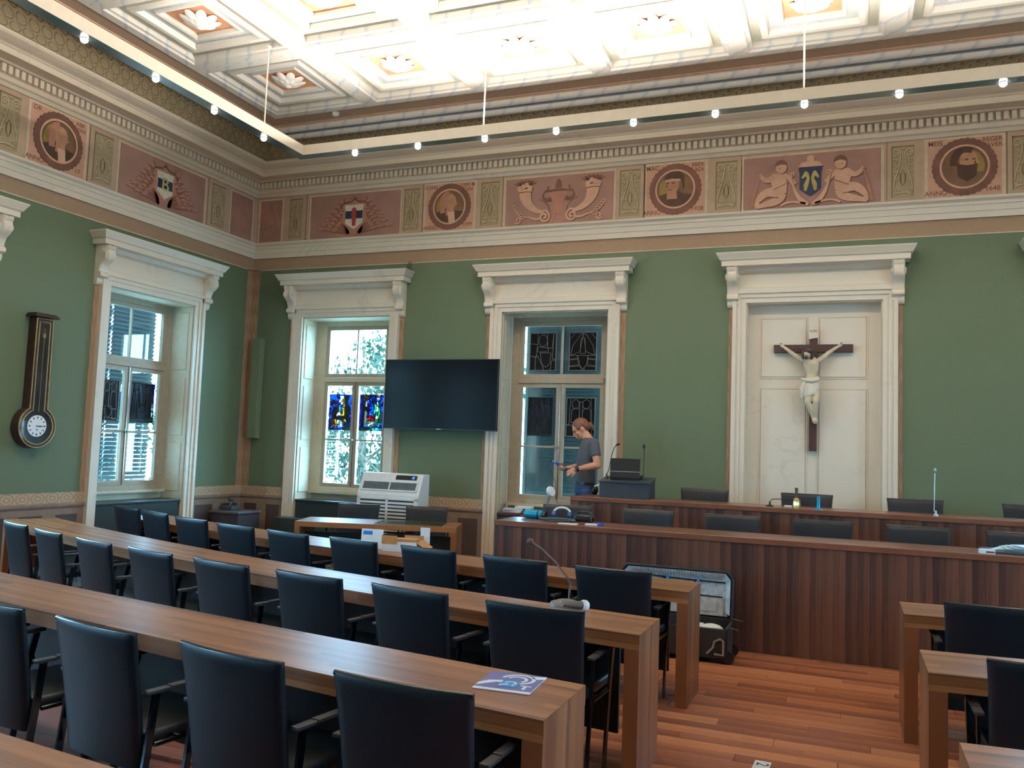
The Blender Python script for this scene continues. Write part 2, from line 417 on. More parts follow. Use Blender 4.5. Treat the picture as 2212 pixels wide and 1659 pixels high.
# planks in the open aisle, laid proud of each other by a hair
pm = MB(); pm.box(-0.70, 0.70, -0.0585, 0.0585, -0.022, 0.0)
pl0 = pm.build('plank', PLANK, floor, bevel=0.0015, seg=1); pl0.location = (-2.2, 2.55, 0)
first = True
for r in range(43):
    y = 2.55 + r*0.12
    sh = (r*0.53) % 1.41
    for k in range(5):
        x = -3.4 + sh + k*1.403
        if x > 2.9 or x < -2.9: continue
        if first: pl0.location = (x, y, 0); first = False; continue
        inst(pl0, 'plank', floor, (x, y, -0.0012*random.random()))
rest = MB()
rest.box(XL, XR, YF, 2.488, -0.022, -0.001); rest.box(XL, XR, 7.652, YB, -0.022, -0.001)
rest.box(XL, -3.62, 2.488, 7.652, -0.022, -0.002); rest.box(3.55, XR, 2.488, 7.652, -0.022, -0.002)
rest.build('floorboards', FLOORM, floor)

pf = MB(); pf.box(-3.55, 2.9, 8.15, YB-0.02, -0.002, 0.20)
plat = struct(pf.build('trim_1', PODT)); tag(plat, 'low wooden platform under the front council bench')
pf = MB(); pf.box(-3.5, 2.9, 9.02, YB-0.02, 0.20, 0.40)
plat2 = struct(pf.build('trim_2', PODT)); tag(plat2, 'raised wooden platform under the rear council bench')

# ------------------------------------------------------------------ ring mouldings round the room
def ring(name, prof, m, parent=None, close=False, smooth=None):
    mb = MB()
    if close: prof = prof + [prof[0]]
    rs = []
    for (sx, sy) in ((0,1), (1,1), (1,0), (0,0), (0,1)):
        rs.append([Vector(((XL+p) if sx == 0 else (XR-p), (YB-p) if sy else (YF+p), z)) for p, z in prof])
    mb.rings(rs, False, False)
    return mb.build(name, m, parent, smooth=smooth, fix=False)
arch = struct(ring('trim_3', [(0,4.36),(0.03,4.36),(0.03,4.43),(0.042,4.432),(0.042,4.50),(0.056,4.502),(0.056,4.535),(0.09,4.56),(0.09,4.585),(0,4.60)], MARB))
tag(arch, 'veined marble architrave moulding under the painted frieze')
frz = struct(ring('trim_4', [(0.008,4.585),(0.008,5.31)], FRZ)); tag(frz, 'painted frieze band above the architrave')
corn = struct(ring('trim_5', [(0,5.30),(0.03,5.30),(0.05,5.335),(0.075,5.35),(0.075,5.40),(0.085,5.40),(0.085,5.495),(0.15,5.50),(0.17,5.515),(0.37,5.50),(0.37,5.565),(0.385,5.57),(0.40,5.585),(0.46,5.60),(0.52,5.625),(0.54,5.645),(0.54,5.662),(0.44,5.668)], MARB2))
tag(corn, 'marble dentil cornice running round the hall')
dm = MB()
n = 0; u = XL+0.16
while u < XR-0.16:
    dm.rect(FB, u, u+0.046, 5.405, 5.49, 0.08, 0.135); u += 0.076
u = 3.0
while u < YB-0.16:
    dm.rect(FL, u, u+0.046, 5.405, 5.49, 0.08, 0.135); u += 0.076
den = dm.build('dentils', MARB, corn); den['kind'] = 'stuff'
cov = [(0.47+0.25*math.sin(a), 5.655+0.215*(1-math.cos(a))) for a in [PI/2*k/8 for k in range(9)]]
# hollow cove, then stepped mouldings up to the flat ceiling
ceil_parts = []
ceilm = MB(); ceilm.box(XL, XR, YF, YB, 6.12, 6.3)
ceil = struct(ceilm.build('ceiling', PLASTER))
ring('cove', [(0.44,5.66),(0.47,5.655)]+[(0.47+0.25*(1-math.cos(a)), 5.655+0.215*math.sin(a)) for a in [PI/2*k/8 for k in range(1,9)]], SCALE, ceil)
ring('moulding', [(0.72,5.87),(0.72,5.855),(0.735,5.85),(0.765,5.855),(0.79,5.875),(0.80,5.90)], DASH, ceil, smooth=50)
ring('groove', [(0.80,5.90),(0.805,5.912),(0.865,5.916),(0.87,5.91)], GROOVE, ceil)
ring('moulding', [(0.87,5.91),(0.885,5.895),(0.91,5.90),(0.935,5.925),(0.94,5.95)], DASH, ceil, smooth=50)
ring('peach_fillet', [(0.94,5.95),(0.94,5.962),(0.99,5.962),(0.99,5.97)], PEACH, ceil)
ring('scroll_border', [(0.99,5.97),(1.24,5.97)], ORNB, ceil)
# ------------------------------------------------------------------ coffers
CX0, CY0, CP = -6.435, 8.405, 1.523
NX, NY = 9, 7
CYP = 1.545
def sq(mb, h0, z0, h1, z1):
    a = [(-h0,-h0,z0),(h0,-h0,z0),(h0,h0,z0),(-h0,h0,z0)]; b = [(-h1,-h1,z1),(h1,-h1,z1),(h1,h1,z1),(-h1,h1,z1)]
    mb.add(a+b, [(0,1,5,4),(1,2,6,5),(2,3,7,6),(3,0,4,7)])
cb = MB()                                              # white beams round one coffer (each coffer brings its half)
sq(cb, 0.762, 5.955, 0.66, 5.955); sq(cb, 0.66, 5.955, 0.645, 5.975); sq(cb, 0.645, 5.975, 0.612, 5.98); sq(cb, 0.612, 5.98, 0.612, 6.045)
beam0 = cb.build('coffer_beam', DASH, ceil, fix=False)
cg = MB(); sq(cg, 0.612, 6.045, 0.50, 6.045); field0 = cg.build('coffer_field', CEILG, None, fix=False)
cf = MB(); sq(cf, 0.512, 6.045, 0.512, 6.02); sq(cf, 0.512, 6.02, 0.485, 6.0); sq(cf, 0.485, 6.0, 0.44, 6.005); sq(cf, 0.44, 6.005, 0.42, 6.06)
frame0 = cf.build('coffer_frame', CEILW, None, fix=False)
cf = MB(); sq(cf, 0.42, 6.06, 0.315, 6.06); key0 = cf.build('coffer_border', CEILB, None, fix=False)
cf = MB(); sq(cf, 0.318, 6.06, 0.312, 6.035); sq(cf, 0.312, 6.035, 0.28, 6.045); sq(cf, 0.28, 6.045, 0.272, 6.085)
inner0 = cf.build('coffer_frame', CEILW, None, fix=False)
cf = MB(); cf.add([(-0.274,-0.274,6.085),(0.274,-0.274,6.085),(0.274,0.274,6.085),(-0.274,0.274,6.085)], [(0,1,2,3)])
pan0 = cf.build('coffer_panel', ORANGE, None, fix=False)
rm = MB()                                              # eight-petalled rosette hanging from the panel
for ringi, (npet, rad, ln, zz) in enumerate(((8, 0.135, 0.085, 6.05), (8, 0.075, 0.06, 6.02))):
    for k in range(npet):
        a = 2*PI*(k+0.5*ringi)/npet
        T = Matrix.Rotation(a, 4, 'Z') @ Matrix.Translation((rad, 0, zz)) @ Matrix.Rotation(R(-22), 4, 'Y')
        rm.ball((0,0,0), (ln, 0.058-0.014*ringi, 0.022), 10, 6, T)
rm.ball((0,0,6.005), (0.045,0.045,0.04), 12, 8); rm.lathe([(0.02,6.03),(0.06,6.05),(0.06,6.09)], 12)
ros0 = rm.build('rosette', PLASTER, None, smooth=50)
protos = [field0, frame0, key0, inner0, pan0, ros0]
for i in range(NX):
    for j in range(NY):
        x, y = CX0+i*CP, CY0-j*CYP
        if j > 3: pass
        if i == 0 and j == 0: b = beam0; b.location = (x, y, 0)
        else: b = inst(beam0, 'coffer_beam', ceil, (x, y, 0))
        for p in protos:
            if i == 0 and j == 0: p.parent = b; continue
            inst(p, p.name.split('.')[0], b, (0,0,0))
# strip between the scroll border and the coffers, as white veined boards
eb = MB(); x0, x1, y0, y1 = CX0-0.762, CX0+(NX-1)*CP+0.762, CY0-(NY-1)*CYP-0.762, CY0+0.762
for a, b, c, d in ((XL+1.24, XR-1.24, y1, YB-1.24), (XL+1.24, XR-1.24, YF+1.24, y0), (XL+1.24, x0, y0, y1), (x1, XR-1.24, y0, y1)):
    if b > a and d > c: eb.box(a, b, c, d, 5.955, 6.1)
for j in range(NY-1):
    yy = CY0-j*CYP-CYP/2
    eb.box(x0, x1, yy-0.012, yy+0.012, 5.955, 6.1)
eb.build('edge_beam', DASH, ceil)
# smoke detector
sd = MB(); T = Matrix.Translation((-6.29, 9.24, 5.97)) @ Matrix.Rotation(PI, 4, 'X')
t = thing('smoke_detector', 'small round white smoke detector on the ceiling border', 'smoke detector', (-6.29, 9.24, 5.97))
s1 = MB(); s1.lathe([(0.05,0),(0.052,0.012),(0.046,0.02)], 20, T); s1.build('base', WHITE, t, smooth=40, world=True)
s1 = MB(); s1.lathe([(0.044,0.02),(0.046,0.034),(0.036,0.05),(0.01,0.056)], 20, T); s1.build('cap', WHITE, t, smooth=40, world=True)

# ------------------------------------------------------------------ painted bands, dado
def bands(F, wallo, segs, corner_lo, corner_hi, u0, u1):
    """segs: clear stretches of wall between casings"""
    mb = MB(); mb.rect(F, u0, u1, 4.19, 4.36, 0.0, 0.004); mb.build('stencil_band', PINK, wallo)
    mb = MB(); mb.rect(F, u0, u1, 4.178, 4.19, 0.0, 0.004); mb.build('pale_line', FRLINE, wallo)
    mv = MB(); md = MB(); mr = MB(); mw = MB(); ml = MB()
    for a, b, ca, cb_ in segs:                        # ca/cb: width of the upright band at either end
        mv.rect(F, a, a+ca, 0.955, 4.19 if ca > 0.1 else 3.44, 0.0, 0.004); mv.rect(F, b-cb_, b, 0.955, 4.19 if cb_ > 0.1 else 3.44, 0.0, 0.004)
        md.rect(F, a, b, 0.83, 0.955, 0.0, 0.005)
        mr.extrude(F, [(0,0.775),(0.02,0.78),(0.03,0.80),(0.03,0.82),(0.012,0.835),(0,0.835)], a, b)
        mw.rect(F, a, b, 0.0, 0.78, 0.0, 0.012); mw.rect(F, a, b, 0.0, 0.14, 0.012, 0.03)
    mv.build('upright_band', BANDV, wallo); md.build('rosette_band', DADO, wallo); mr.build('dado_rail', DADOW, wallo); mw.build('wainscot', DADOW, wallo)
    for a, b, ca, cb_ in segs:
        k = max(1, round((b-a)/0.5)); wd = (b-a)/k
        for i in range(k):
            mb = MB(); x0 = a+i*wd+0.09; x1 = a+(i+1)*wd-0.09
            mb.rect(F, x0, x1, 0.22, 0.70, 0.012, 0.016); mb.build('wainscot_panel', DADOP, wallo)
CO = 0.885
bands(FB, wb, [(XL, -6.72-CO, 0.13, 0.07), (-6.72+CO, -3.555-CO, 0.07, 0.07), (-3.555+CO, DOOR_C-CO, 0.07, 0.07), (DOOR_C+CO, 2.8-CO, 0.07, 0.07), (2.8+CO, 5.97-CO, .07, .07), (5.97+CO, XR, .07, .13)], 0, 0, XL, XR)
bands(FL, wl, [(8.475+CO, YB, 0.07, 0.13), (5.305+CO, 8.475-CO, 0.07, 0.07), (2.135+CO, 5.305-CO, .07, .07), (YF, 2.135-CO, .07, .07)], 0, 0, YF, YB)

# ------------------------------------------------------------------ frieze pictures
FRST = plain('frieze_stem_paint', rgb(136,92,76), 0.8, var=0.18, scale=9)
def spiral(cx, cz, r0, r1, a0, turns, n=22):
    return [(cx+(r0+(r1-r0)*k/n)*math.cos(a0+turns*2*PI*k/n), cz+(r0+(r1-r0)*k/n)*math.sin(a0+turns*2*PI*k/n)) for k in range(n+1)]
def bez(p0, p1, p2, p3, n=14):
    o = []
    for k in range(n+1):
        t = k/n; q = 1-t
        o.append((q**3*p0[0]+3*q*q*t*p1[0]+3*q*t*t*p2[0]+t**3*p3[0], q**3*p0[1]+3*q*q*t*p1[1]+3*q*t*t*p2[1]+t**3*p3[1]))
    return o
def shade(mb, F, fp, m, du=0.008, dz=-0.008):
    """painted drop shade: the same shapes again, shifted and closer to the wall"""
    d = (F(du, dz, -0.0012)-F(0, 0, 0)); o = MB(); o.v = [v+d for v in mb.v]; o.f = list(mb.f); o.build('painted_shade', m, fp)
def mir(pts): return [(-a, b) for a, b in pts]
def narrow(F, u0, u1, wallo, dim=False):
    c = (u0+u1)/2; h = (u1-u0)/2; G = off(F, c, 4.945)
    mb = MB(); mb.rect(G, -h-0.045, h+0.045, -0.345, 0.345, 0.008, 0.011); fp = mb.build('frieze_panel', FRZ, wallo)
    mb = MB(); mb.rect(G, -h, h, -0.30, 0.30, 0.011, 0.013); mb.build('olive_ground', FRGRN, fp)
    mb = MB(); mb.rect(G, -h, h, 0.285, 0.30, 0.013, 0.015); mb.rect(G, -h, -h+0.012, -0.3, 0.3, 0.013, 0.015); mb.build('shade_line', FRGD, fp)
    ml = MB(); k = h/0.115; S = lambda pts: [(a*k, b) for a, b in pts]
    for sgn in (1, -1):
        f = (lambda pts: pts) if sgn == 1 else mir
        ml.ribbon(G, f(S(bez((0.095,-0.20),(0.09,-0.05),(0.03,0.0),(0.022,0.20)))), 0.012, 0.013, 0.018)
        ml.ribbon(G, f(S(spiral(0.062,-0.215,0.035,0.006,0.3,-1.6))), 0.010, 0.013, 0.018)
        ml.ribbon(G, f(S(bez((0.022,0.20),(0.02,0.27),(0.10,0.28),(0.10,0.215)))), 0.013, 0.013, 0.018)
        ml.ribbon(G, f(S(spiral(0.068,0.21,0.034,0.006,0.0,-1.5))), 0.010, 0.013, 0.018)
        for q in range(4):
            z = 0.13-0.075*q; ml.ribbon(G, f(S(bez((0.10,z),(0.06,z+0.03),(0.05,z),(0.075,z-0.028), 6))), [0.004]*3+[0.011]*2+[0.003]*2, 0.013, 0.017)
    ml.ribbon(G, S([(0.09,-0.262),(0.03,-0.245),(-0.03,-0.245),(-0.09,-0.262)]), 0.014, 0.013, 0.018)
    ml.ribbon(G, S([(-0.012,0.255),(0.0,0.28),(0.012,0.255)]), 0.012, 0.013, 0.018)
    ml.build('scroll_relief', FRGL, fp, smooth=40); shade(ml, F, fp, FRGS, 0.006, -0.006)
    md = MB()
    for sgn in (1, -1):
        f = (lambda pts: pts) if sgn == 1 else mir
        md.ribbon(G, f(S(bez((0.0,0.02),(0.035,-0.05),(0.03,-0.12),(0.0,-0.17), 8))), [0.004,.008,.01,.012,.012,.01,.008,.006,.003], 0.013, 0.016)
        md.ribbon(G, f(S(bez((0.04,-0.02),(0.0,-0.05),(0.05,-0.1),(0.015,-0.13), 8))), 0.006, 0.013, 0.016)
    md.build('leaf_relief', FRGD, fp)
    return fp
def joint(F, u, wallo):
    mb = MB(); mb.rect(F, u-0.007, u+0.007, 4.60, 5.30, 0.008, 0.0105); mb.build('frieze_joint', FRDK, wallo)
    mb = MB(); mb.rect(F, u+0.009, u+0.018, 4.60, 5.30, 0.008, 0.0105); mb.build('frieze_light_joint', FRLINE, wallo)
def bigpanel(F, c, wallo, h=0.75, m=None):
    G = off(F, c, 4.93)
    mb = MB(); mb.rect(G, -h-0.03, h+0.03, -0.34, 0.345, 0.008, 0.0105); fp = mb.build('frieze_panel', FRLINE, wallo)
    mb = MB(); mb.rect(G, -h, h, -0.315, 0.32, 0.0105, 0.013); mb.build('red_brown_ground', m or FRRED, fp)
    return G, fp
def shield(G, fp, w, zt, zb, m, fr=True):
    if fr:
        mb = MB(); mb.poly(G, [(-w-0.05,zt+0.05),(-w*0.5,zt+0.02),(0,zt+0.13),(w*0.5,zt+0.02),(w+0.05,zt+0.05),(w+0.03,zt-0.09),(w+0.06,(zt+zb)/2-0.05),(w*0.7,zb+0.02),(0,zb-0.09),(-w*0.7,zb+0.02),(-w-0.06,(zt+zb)/2-0.05),(-w-0.03,zt-0.09)], 0.013, 0.017)
        mb.build('cartouche', FRM, fp)
        mb = MB(); mb.ribbon(G, [(-w-0.09,zt-0.03),(-w-0.03,zt+0.03),(-0.05,zt+0.05),(0,zt+0.10),(0.05,zt+0.05),(w+0.03,zt+0.03),(w+0.09,zt-0.03)], [0.01,0.03,0.02,0.05,0.02,0.03,0.01], 0.017, 0.020); mb.build('cartouche_crest', FRD, fp)
    mb = MB(); mb.poly(G, [(-w,zt),(w,zt),(w,zt-0.05),(w*0.93,zt-0.06),(w*0.93,zb+0.09),(0,zb),(-w*0.93,zb+0.09),(-w*0.93,zt-0.06),(-w,zt-0.05)], 0.018, 0.024)
    return mb.build('shield', m, fp)
def branches(G, fp, seed):
    rr = random.Random(seed); md = MB(); ml = MB()
    for sgn in (-1, 1):
        for k in range(7):
            a0 = (sgn*0.08, -0.27); ex = sgn*(0.22+0.07*k+rr.uniform(-.02,.02)); ez = 0.27-0.075*k
            md.ribbon(G, bez(a0, (sgn*0.2,-0.25+0.06*(6-k)), (ex*0.7, ez-0.02), (ex, ez), 10), [0.03,.032,.034,.036,.036,.034,.032,.028,.022,.014,.004], 0.013, 0.0155)
            for q in range(3):
                t = 0.45+0.18*q; bx, bz = ex*t, -0.27+(ez+0.27)*t
                ml.ribbon(G, bez((bx,bz),(bx+sgn*0.03,bz+0.04),(bx+sgn*0.06,bz+0.03),(bx+sgn*0.10,bz+rr.uniform(-.02,.03)), 6), [0.006,.028,.038,.034,.024,.012,.002], 0.0155, 0.018)
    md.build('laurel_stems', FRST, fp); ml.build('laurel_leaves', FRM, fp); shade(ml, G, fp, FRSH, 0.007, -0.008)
def cornucopia(G, fp):
    ml = MB(); md = MB(); mm = MB()
    for s in (1, -1):
        f = (lambda p: p) if s == 1 else mir
        ml.ribbon(G, f(bez((0.47,0.13),(0.47,-0.02),(0.36,-0.14),(0.20,-0.16), 12)), [0.17,.165,.155,.145,.13,.115,.10,.09,.08,.07,.06,.05,.045], 0.013, 0.018)
        ml.ribbon(G, f(spiral(0.19,-0.22,0.085,0.012,1.4,1.6)), 0.028, 0.013, 0.019)
        ml.ribbon(G, f(bez((0.24,-0.24),(0.36,-0.28),(0.40,-0.16),(0.52,-0.24), 10)), [0.03,.028,.026,.024,.022,.02,.018,.014,.01,.008,.004], 0.013, 0.018)
        ml.ribbon(G, f(spiral(0.56,-0.245,0.05,0.008,-0.5,-1.2)), 0.016, 0.013, 0.018)
        ml.ribbon(G, f([(0.37,0.145),(0.47,0.155),(0.57,0.145)]), 0.03, 0.018, 0.022)
        for q in range(4): ml.disc(G, s*(0.40+0.05*q), 0.185+0.02*((q*2) % 3), 0.034, 0.034, 0.013, 0.020, 12)
        for q in range(7):
            a = PI*(0.1+0.8*q/6); md.ribbon(G, f([(0.47+0.06*math.cos(a),0.20+0.03*math.sin(a)),(0.47+0.10*math.cos(a),0.22+0.05*math.sin(a)),(0.47+0.17*math.cos(a),0.23+0.075*math.sin(a))]), [0.02,0.045,0.004], 0.0135, 0.016)
        md.ribbon(G, f(bez((0.12,-0.20),(0.10,-0.05),(0.20,-0.02),(0.26,0.02), 10)), 0.014, 0.013, 0.016)
        md.ribbon(G, f(bez((0.06,0.06),(0.13,-0.06),(0.26,0.03),(0.20,0.10), 12)), [0.05,.055,.06,.06,.055,.05,.045,.04,.034,.028,.022,.016,.008], 0.013, 0.017)
        md.ribbon(G, f(bez((0.20,0.10),(0.17,0.14),(0.13,0.13),(0.15,0.19), 8)), 0.022, 0.013, 0.017)
        mm.ribbon(G, f([(0.10,-0.29),(0.055,-0.22),(0.05,-0.02)]), [0.05,0.03,0.045], 0.013, 0.017)
        for q in range(6): ml.ribbon(G, f(bez((0.60-0.03*q,-0.05-0.03*q),(0.63-0.02*q,-0.03-0.03*q),(0.65-0.02*q,-0.06-0.03*q),(0.63-0.03*q,-0.09-0.03*q), 5)), 0.014, 0.013, 0.017)
    mm.poly(G, [(-0.14,0.10),(0.14,0.10),(0.07,-0.03),(-0.07,-0.03)], 0.013, 0.019); mm.rect(G, -0.035, 0.035, -0.2, 0.0, 0.013, 0.018)
    md.ribbon(G, [(-0.17,0.115),(0.0,0.135),(0.17,0.115)], [0.015,0.035,0.015], 0.015, 0.021); md.poly(G, [(-0.05,0.16),(0.05,0.16),(0.03,0.25),(0,0.28),(-0.03,0.25)], 0.013, 0.018)
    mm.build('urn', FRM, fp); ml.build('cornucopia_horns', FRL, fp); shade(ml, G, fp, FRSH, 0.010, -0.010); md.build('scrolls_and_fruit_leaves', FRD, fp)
def cherub(G, fp, s):
    """painted child leaning on a club, left one for s = 1, mirrored for s = -1"""
    f = (lambda p: p) if s == -1 else mir
    mb = MB()
    mb.poly(G, f([(0.28,0.10),(0.42,0.11),(0.45,0.02),(0.42,-0.10),(0.40,-0.16),(0.27,-0.14),(0.26,-0.03)]), 0.013, 0.019)
    mb.ribbon(G, f(bez((0.40,0.08),(0.50,-0.02),(0.54,0.05),(0.58,0.11), 8)), [0.07,.07,.065,.06,.055,.05,.046,.042,.04], 0.013, 0.020)
    mb.ribbon(G, f(bez((0.30,0.08),(0.22,0.05),(0.20,-0.02),(0.17,-0.04), 8)), 0.055, 0.013, 0.018)
    mb.ribbon(G, f(bez((0.36,-0.13),(0.52,-0.08),(0.60,-0.18),(0.62,-0.29), 10)), [0.11,.115,.115,.11,.10,.09,.08,.07,.06,.05,.03], 0.013, 0.020)
    mb.ribbon(G, f(bez((0.32,-0.14),(0.34,-0.26),(0.48,-0.24),(0.62,-0.295), 10)), [0.10,.105,.105,.10,.095,.09,.08,.07,.06,.05,.03], 0.014, 0.021)
    mb.disc(G, (0.33 if s == -1 else -0.33), 0.175, 0.062, 0.072, 0.013, 0.022, 18)
    mb.build('cherub', FRL, fp); shade(mb, G, fp, FRSH, 0.012, -0.010)
    mb = MB(); c = 0.33 if s == -1 else -0.33
    mb.poly(G, [(c+0.075*math.cos(a), 0.19+0.078*math.sin(a)) for a in [PI*k/10 for k in range(11)]]+[(c-0.05,0.20),(c+0.0,0.215),(c+0.05,0.20)], 0.022, 0.024)
    mb.ribbon(G, f([(0.26,-0.02),(0.33,-0.05),(0.42,-0.09)]), 0.008, 0.0195, 0.0205); mb.ribbon(G, f([(0.36,-0.19),(0.48,-0.17),(0.58,-0.24)]), 0.010, 0.0215, 0.0225)
    mb.disc(G, c-0.02*s, 0.165, 0.008, 0.006, 0.022, 0.0235, 8); mb.build('cherub_hair', FRD, fp)
    mb = MB(); mb.ribbon(G, f([(0.575,0.10),(0.60,0.0),(0.64,-0.15),(0.67,-0.29)]), [0.022,0.026,0.032,0.036], 0.020, 0.023); mb.build('club', FRM, fp)
def medallion(F, c, wallo, kind, ll='ANNO', lr='', ul='', ur=''):
    h = 0.365; G = off(F, c, 4.945)
    mb = MB(); mb.rect(G, -h-0.035, h+0.035, -0.35, 0.35, 0.008, 0.0105); fp = mb.build('frieze_panel', FRLINE, wallo)
    mb = MB(); mb.rect(G, -h, h, -0.325, 0.325, 0.0105, 0.012); mb.build('rose_ground', FRROSE, fp)
    mb = MB(); mb.annulus(G, 0, 0.0, 0.23, 0.318, 0.012, 0.020, 64, 0.035); mb.build('wreath', FRD, fp)
    mb = MB(); mb.annulus(G, 0, 0.0, 0.228, 0.250, 0.020, 0.024, 40); mb.build('light_ring', FRL, fp)
    mb = MB(); mb.disc(G, 0, 0, 0.232, 0.232, 0.012, 0.0135, 40); mb.build('portrait_ground', UMBER, fp)
    mb = MB(); sx = 1 if kind == 'bearded' else -1
    mb.poly(G, [(0.20*sx*math.cos(a), 0.20*math.sin(a)) for a in [R(-40)+R(130)*k/10 for k in range(11)]]+[(0.02*sx,0.05)], 0.0135, 0.0142); mb.build('ochre_light', OCHRE, fp)
    sk = MB(); hr = MB(); co = MB(); wh = MB()
    ang = [R(200)+R(140)*k/12 for k in range(13)]
    co.poly(G, [(0.222*math.cos(a), 0.222*math.sin(a)) for a in ang]+[(0.10,-0.06),(0.03,-0.02),(-0.06,-0.02),(-0.12,-0.05)], 0.0142, 0.0155)
    G2 = lambda u, z, p: G(u*1.30, z*1.24-0.012, p)
    fx = {'wig': 0.02, 'cap': -0.03, 'bearded': 0.03, 'powdered': 0.01}[kind]
    sk.disc(G2, fx, 0.06, 0.068, 0.095, 0.0155, 0.0165, 20); sk.poly(G2, [(fx-0.045,0.0),(fx+0.045,0.0),(fx+0.05,-0.09),(fx-0.05,-0.09)], 0.015, 0.016)
    sg = 1 if kind in ('wig', 'bearded', 'powdered') else -1
    sk.poly(G2, [(fx+sg*0.055,0.075),(fx+sg*0.088,0.035),(fx+sg*0.058,0.025)], 0.0155, 0.0168)
    if kind in ('wig', 'powdered'):
        hr.ribbon(G2, bez((fx-0.02,0.16),(fx-0.12,0.15),(fx-0.09,0.02),(fx-0.085,-0.06), 10), 0.06, 0.0165, 0.0175)
        wh.poly(G2, [(fx-0.03,-0.05),(fx+0.05,-0.05),(fx+0.06,-0.16),(fx-0.01,-0.18)], 0.0165, 0.0175)
    if kind == 'cap':
        hr.poly(G2, [(-0.115,0.10),(0.06,0.10),(0.075,0.0),(0.09,0.02),(0.085,0.15),(0.03,0.195),(-0.05,0.19),(-0.10,0.14)], 0.0165, 0.018)
        wh.ribbon(G2, [(-0.10,0.098),(-0.03,0.11),(0.05,0.10)], 0.018, 0.018, 0.0185)
    if kind == 'bearded':
        hr.ribbon(G2, bez((0.06,0.155),(-0.02,0.20),(-0.10,0.12),(-0.08,0.02), 10), 0.06, 0.0165, 0.0175)
        hr.poly(G2, [(-0.06,0.04),(0.02,0.02),(0.10,0.03),(0.09,-0.08),(0.02,-0.13),(-0.05,-0.08)], 0.0165, 0.018)
    for s in (-0.028, 0.026):
        hr.disc(G2, fx+s+sg*0.016, 0.075, 0.016, 0.007, 0.0168, 0.0176, 10)
    hr.poly(G2, [(fx+sg*0.05,0.07),(fx+sg*0.062,0.035),(fx+sg*0.044,0.03)], 0.0168, 0.0174)
    hr.ribbon(G2, [(fx+sg*0.02-0.022,0.005),(fx+sg*0.02+0.022,0.005)], 0.008, 0.0168, 0.0174)
    co.build('painted_coat', HAIRP if kind != 'bearded' else UMBER, fp); sk.build('painted_face', SKINP, fp)
    hr.build('painted_hair', HAIRP if kind in ('cap', 'bearded') else FRM, fp)
    if wh.v: wh.build('painted_collar', FRL, fp)
    lt = MB()
    for s, a, b in ((ll,-0.285,-0.285), (lr,0.275,-0.265), (ul,-0.29,0.285)):
        if s: letters(lt, G, s, 0.075, a, b, 0.0128)
    for k, s in enumerate(ur.split('/') if ur else []): letters(lt, G, s, 0.068, 0.275, 0.29-0.065*k, 0.0128)
    if lt.v: lt.build('painted_letters', FRD, fp, fix=False)

for a, b in ((-7.785,-7.565), (-5.845,-5.61), (-4.66,-4.395), (-2.725,-2.46), (-1.52,-1.26), (0.455,0.69), (1.66,1.90)): narrow(FB, a, b, wb)
for a, b in ((6.13,6.38), (7.36,7.64), (9.40,9.67)): narrow(FL, a, b, wl)
for u in (-7.49, -5.55, -4.345, -2.415, -1.225, 0.41, 1.61): joint(FB, u, wb)
for u in (7.295, 9.325): joint(FL, u, wl)
for F, a, b, wo in ((FB, -8.32, -7.93, wb), (FL, 9.81, 10.28, wl)):
    G, fp = bigpanel(F, (a+b)/2, wo, (b-a)/2)
    mb = MB()
    for s in (1, -1):
        f = (lambda p: p) if s == 1 else mir
        mb.ribbon(G, f(spiral(0.07,-0.18,0.07,0.012,2.0,1.4)), 0.016, 0.013, 0.017); mb.ribbon(G, f(bez((0.13,-0.1),(0.18,0.1),(0.03,0.08),(0.08,0.26), 12)), 0.022, 0.013, 0.017)
    mb.poly(G, [(-0.04,-0.05),(0.04,-0.05),(0,0.06)], 0.013, 0.017); mb.build('scroll_relief', FRM, fp)
medallion(FB, -5.135, wb, 'powdered', 'ANNO', '1599', 'IOAN', 'HER M/DEN')
medallion(FB, -2.015, wb, 'cap', 'ANNO', '1928', 'MAC', 'EBER/LADI')
medallion(FB, 1.195, wb, 'bearded', 'ANNO', '1648', 'MEIS', 'REGER/BAVER')
medallion(FL, 6.875, wl, 'wig', 'ANNO', '17', 'DR', 'ABR/HERR')
# shield with red figure, corner side of the back wall
G, fp = bigpanel(FB, -6.66, wb); branches(G, fp, 3); sh = shield(G, fp, 0.155, 0.15, -0.21, IVORY)
mb = MB(); mb.rect(G, -0.142, 0.142, -0.055, 0.06, 0.024, 0.026); mb.build('dark_bar', NAVY, fp)
mb = MB(); mb.poly(G, [(-0.035,0.09),(0,0.115),(0.035,0.09),(0.04,0.0),(0.03,-0.16),(-0.02,-0.165),(-0.04,0.0)], 0.026, 0.029); mb.build('red_figure', plain('heraldic_red', rgb(160,60,52), 0.7), fp)
G, fp = bigpanel(FB, -3.55, wb, 0.745); cornucopia(G, fp)
G, fp = bigpanel(FB, -0.42, wb, 0.765); cherub(G, fp, 1); cherub(G, fp, -1)
mb = MB()
for s in (1, -1):
    f = (lambda p: p) if s == 1 else mir
    mb.ribbon(G, f(bez((0.02,-0.29),(0.12,-0.27),(0.19,-0.12),(0.22,0.06), 12)), [0.03,.05,.06,.06,.055,.05,.045,.04,.034,.028,.022,.018,.014], 0.013, 0.022)
    mb.ribbon(G, f(spiral(0.205,0.075,0.03,0.006,0.0,1.3)), 0.014, 0.013, 0.022); mb.ribbon(G, f(bez((0.05,-0.285),(0.18,-0.24),(0.26,-0.24),(0.33,-0.29), 8)), 0.024, 0.013, 0.022)
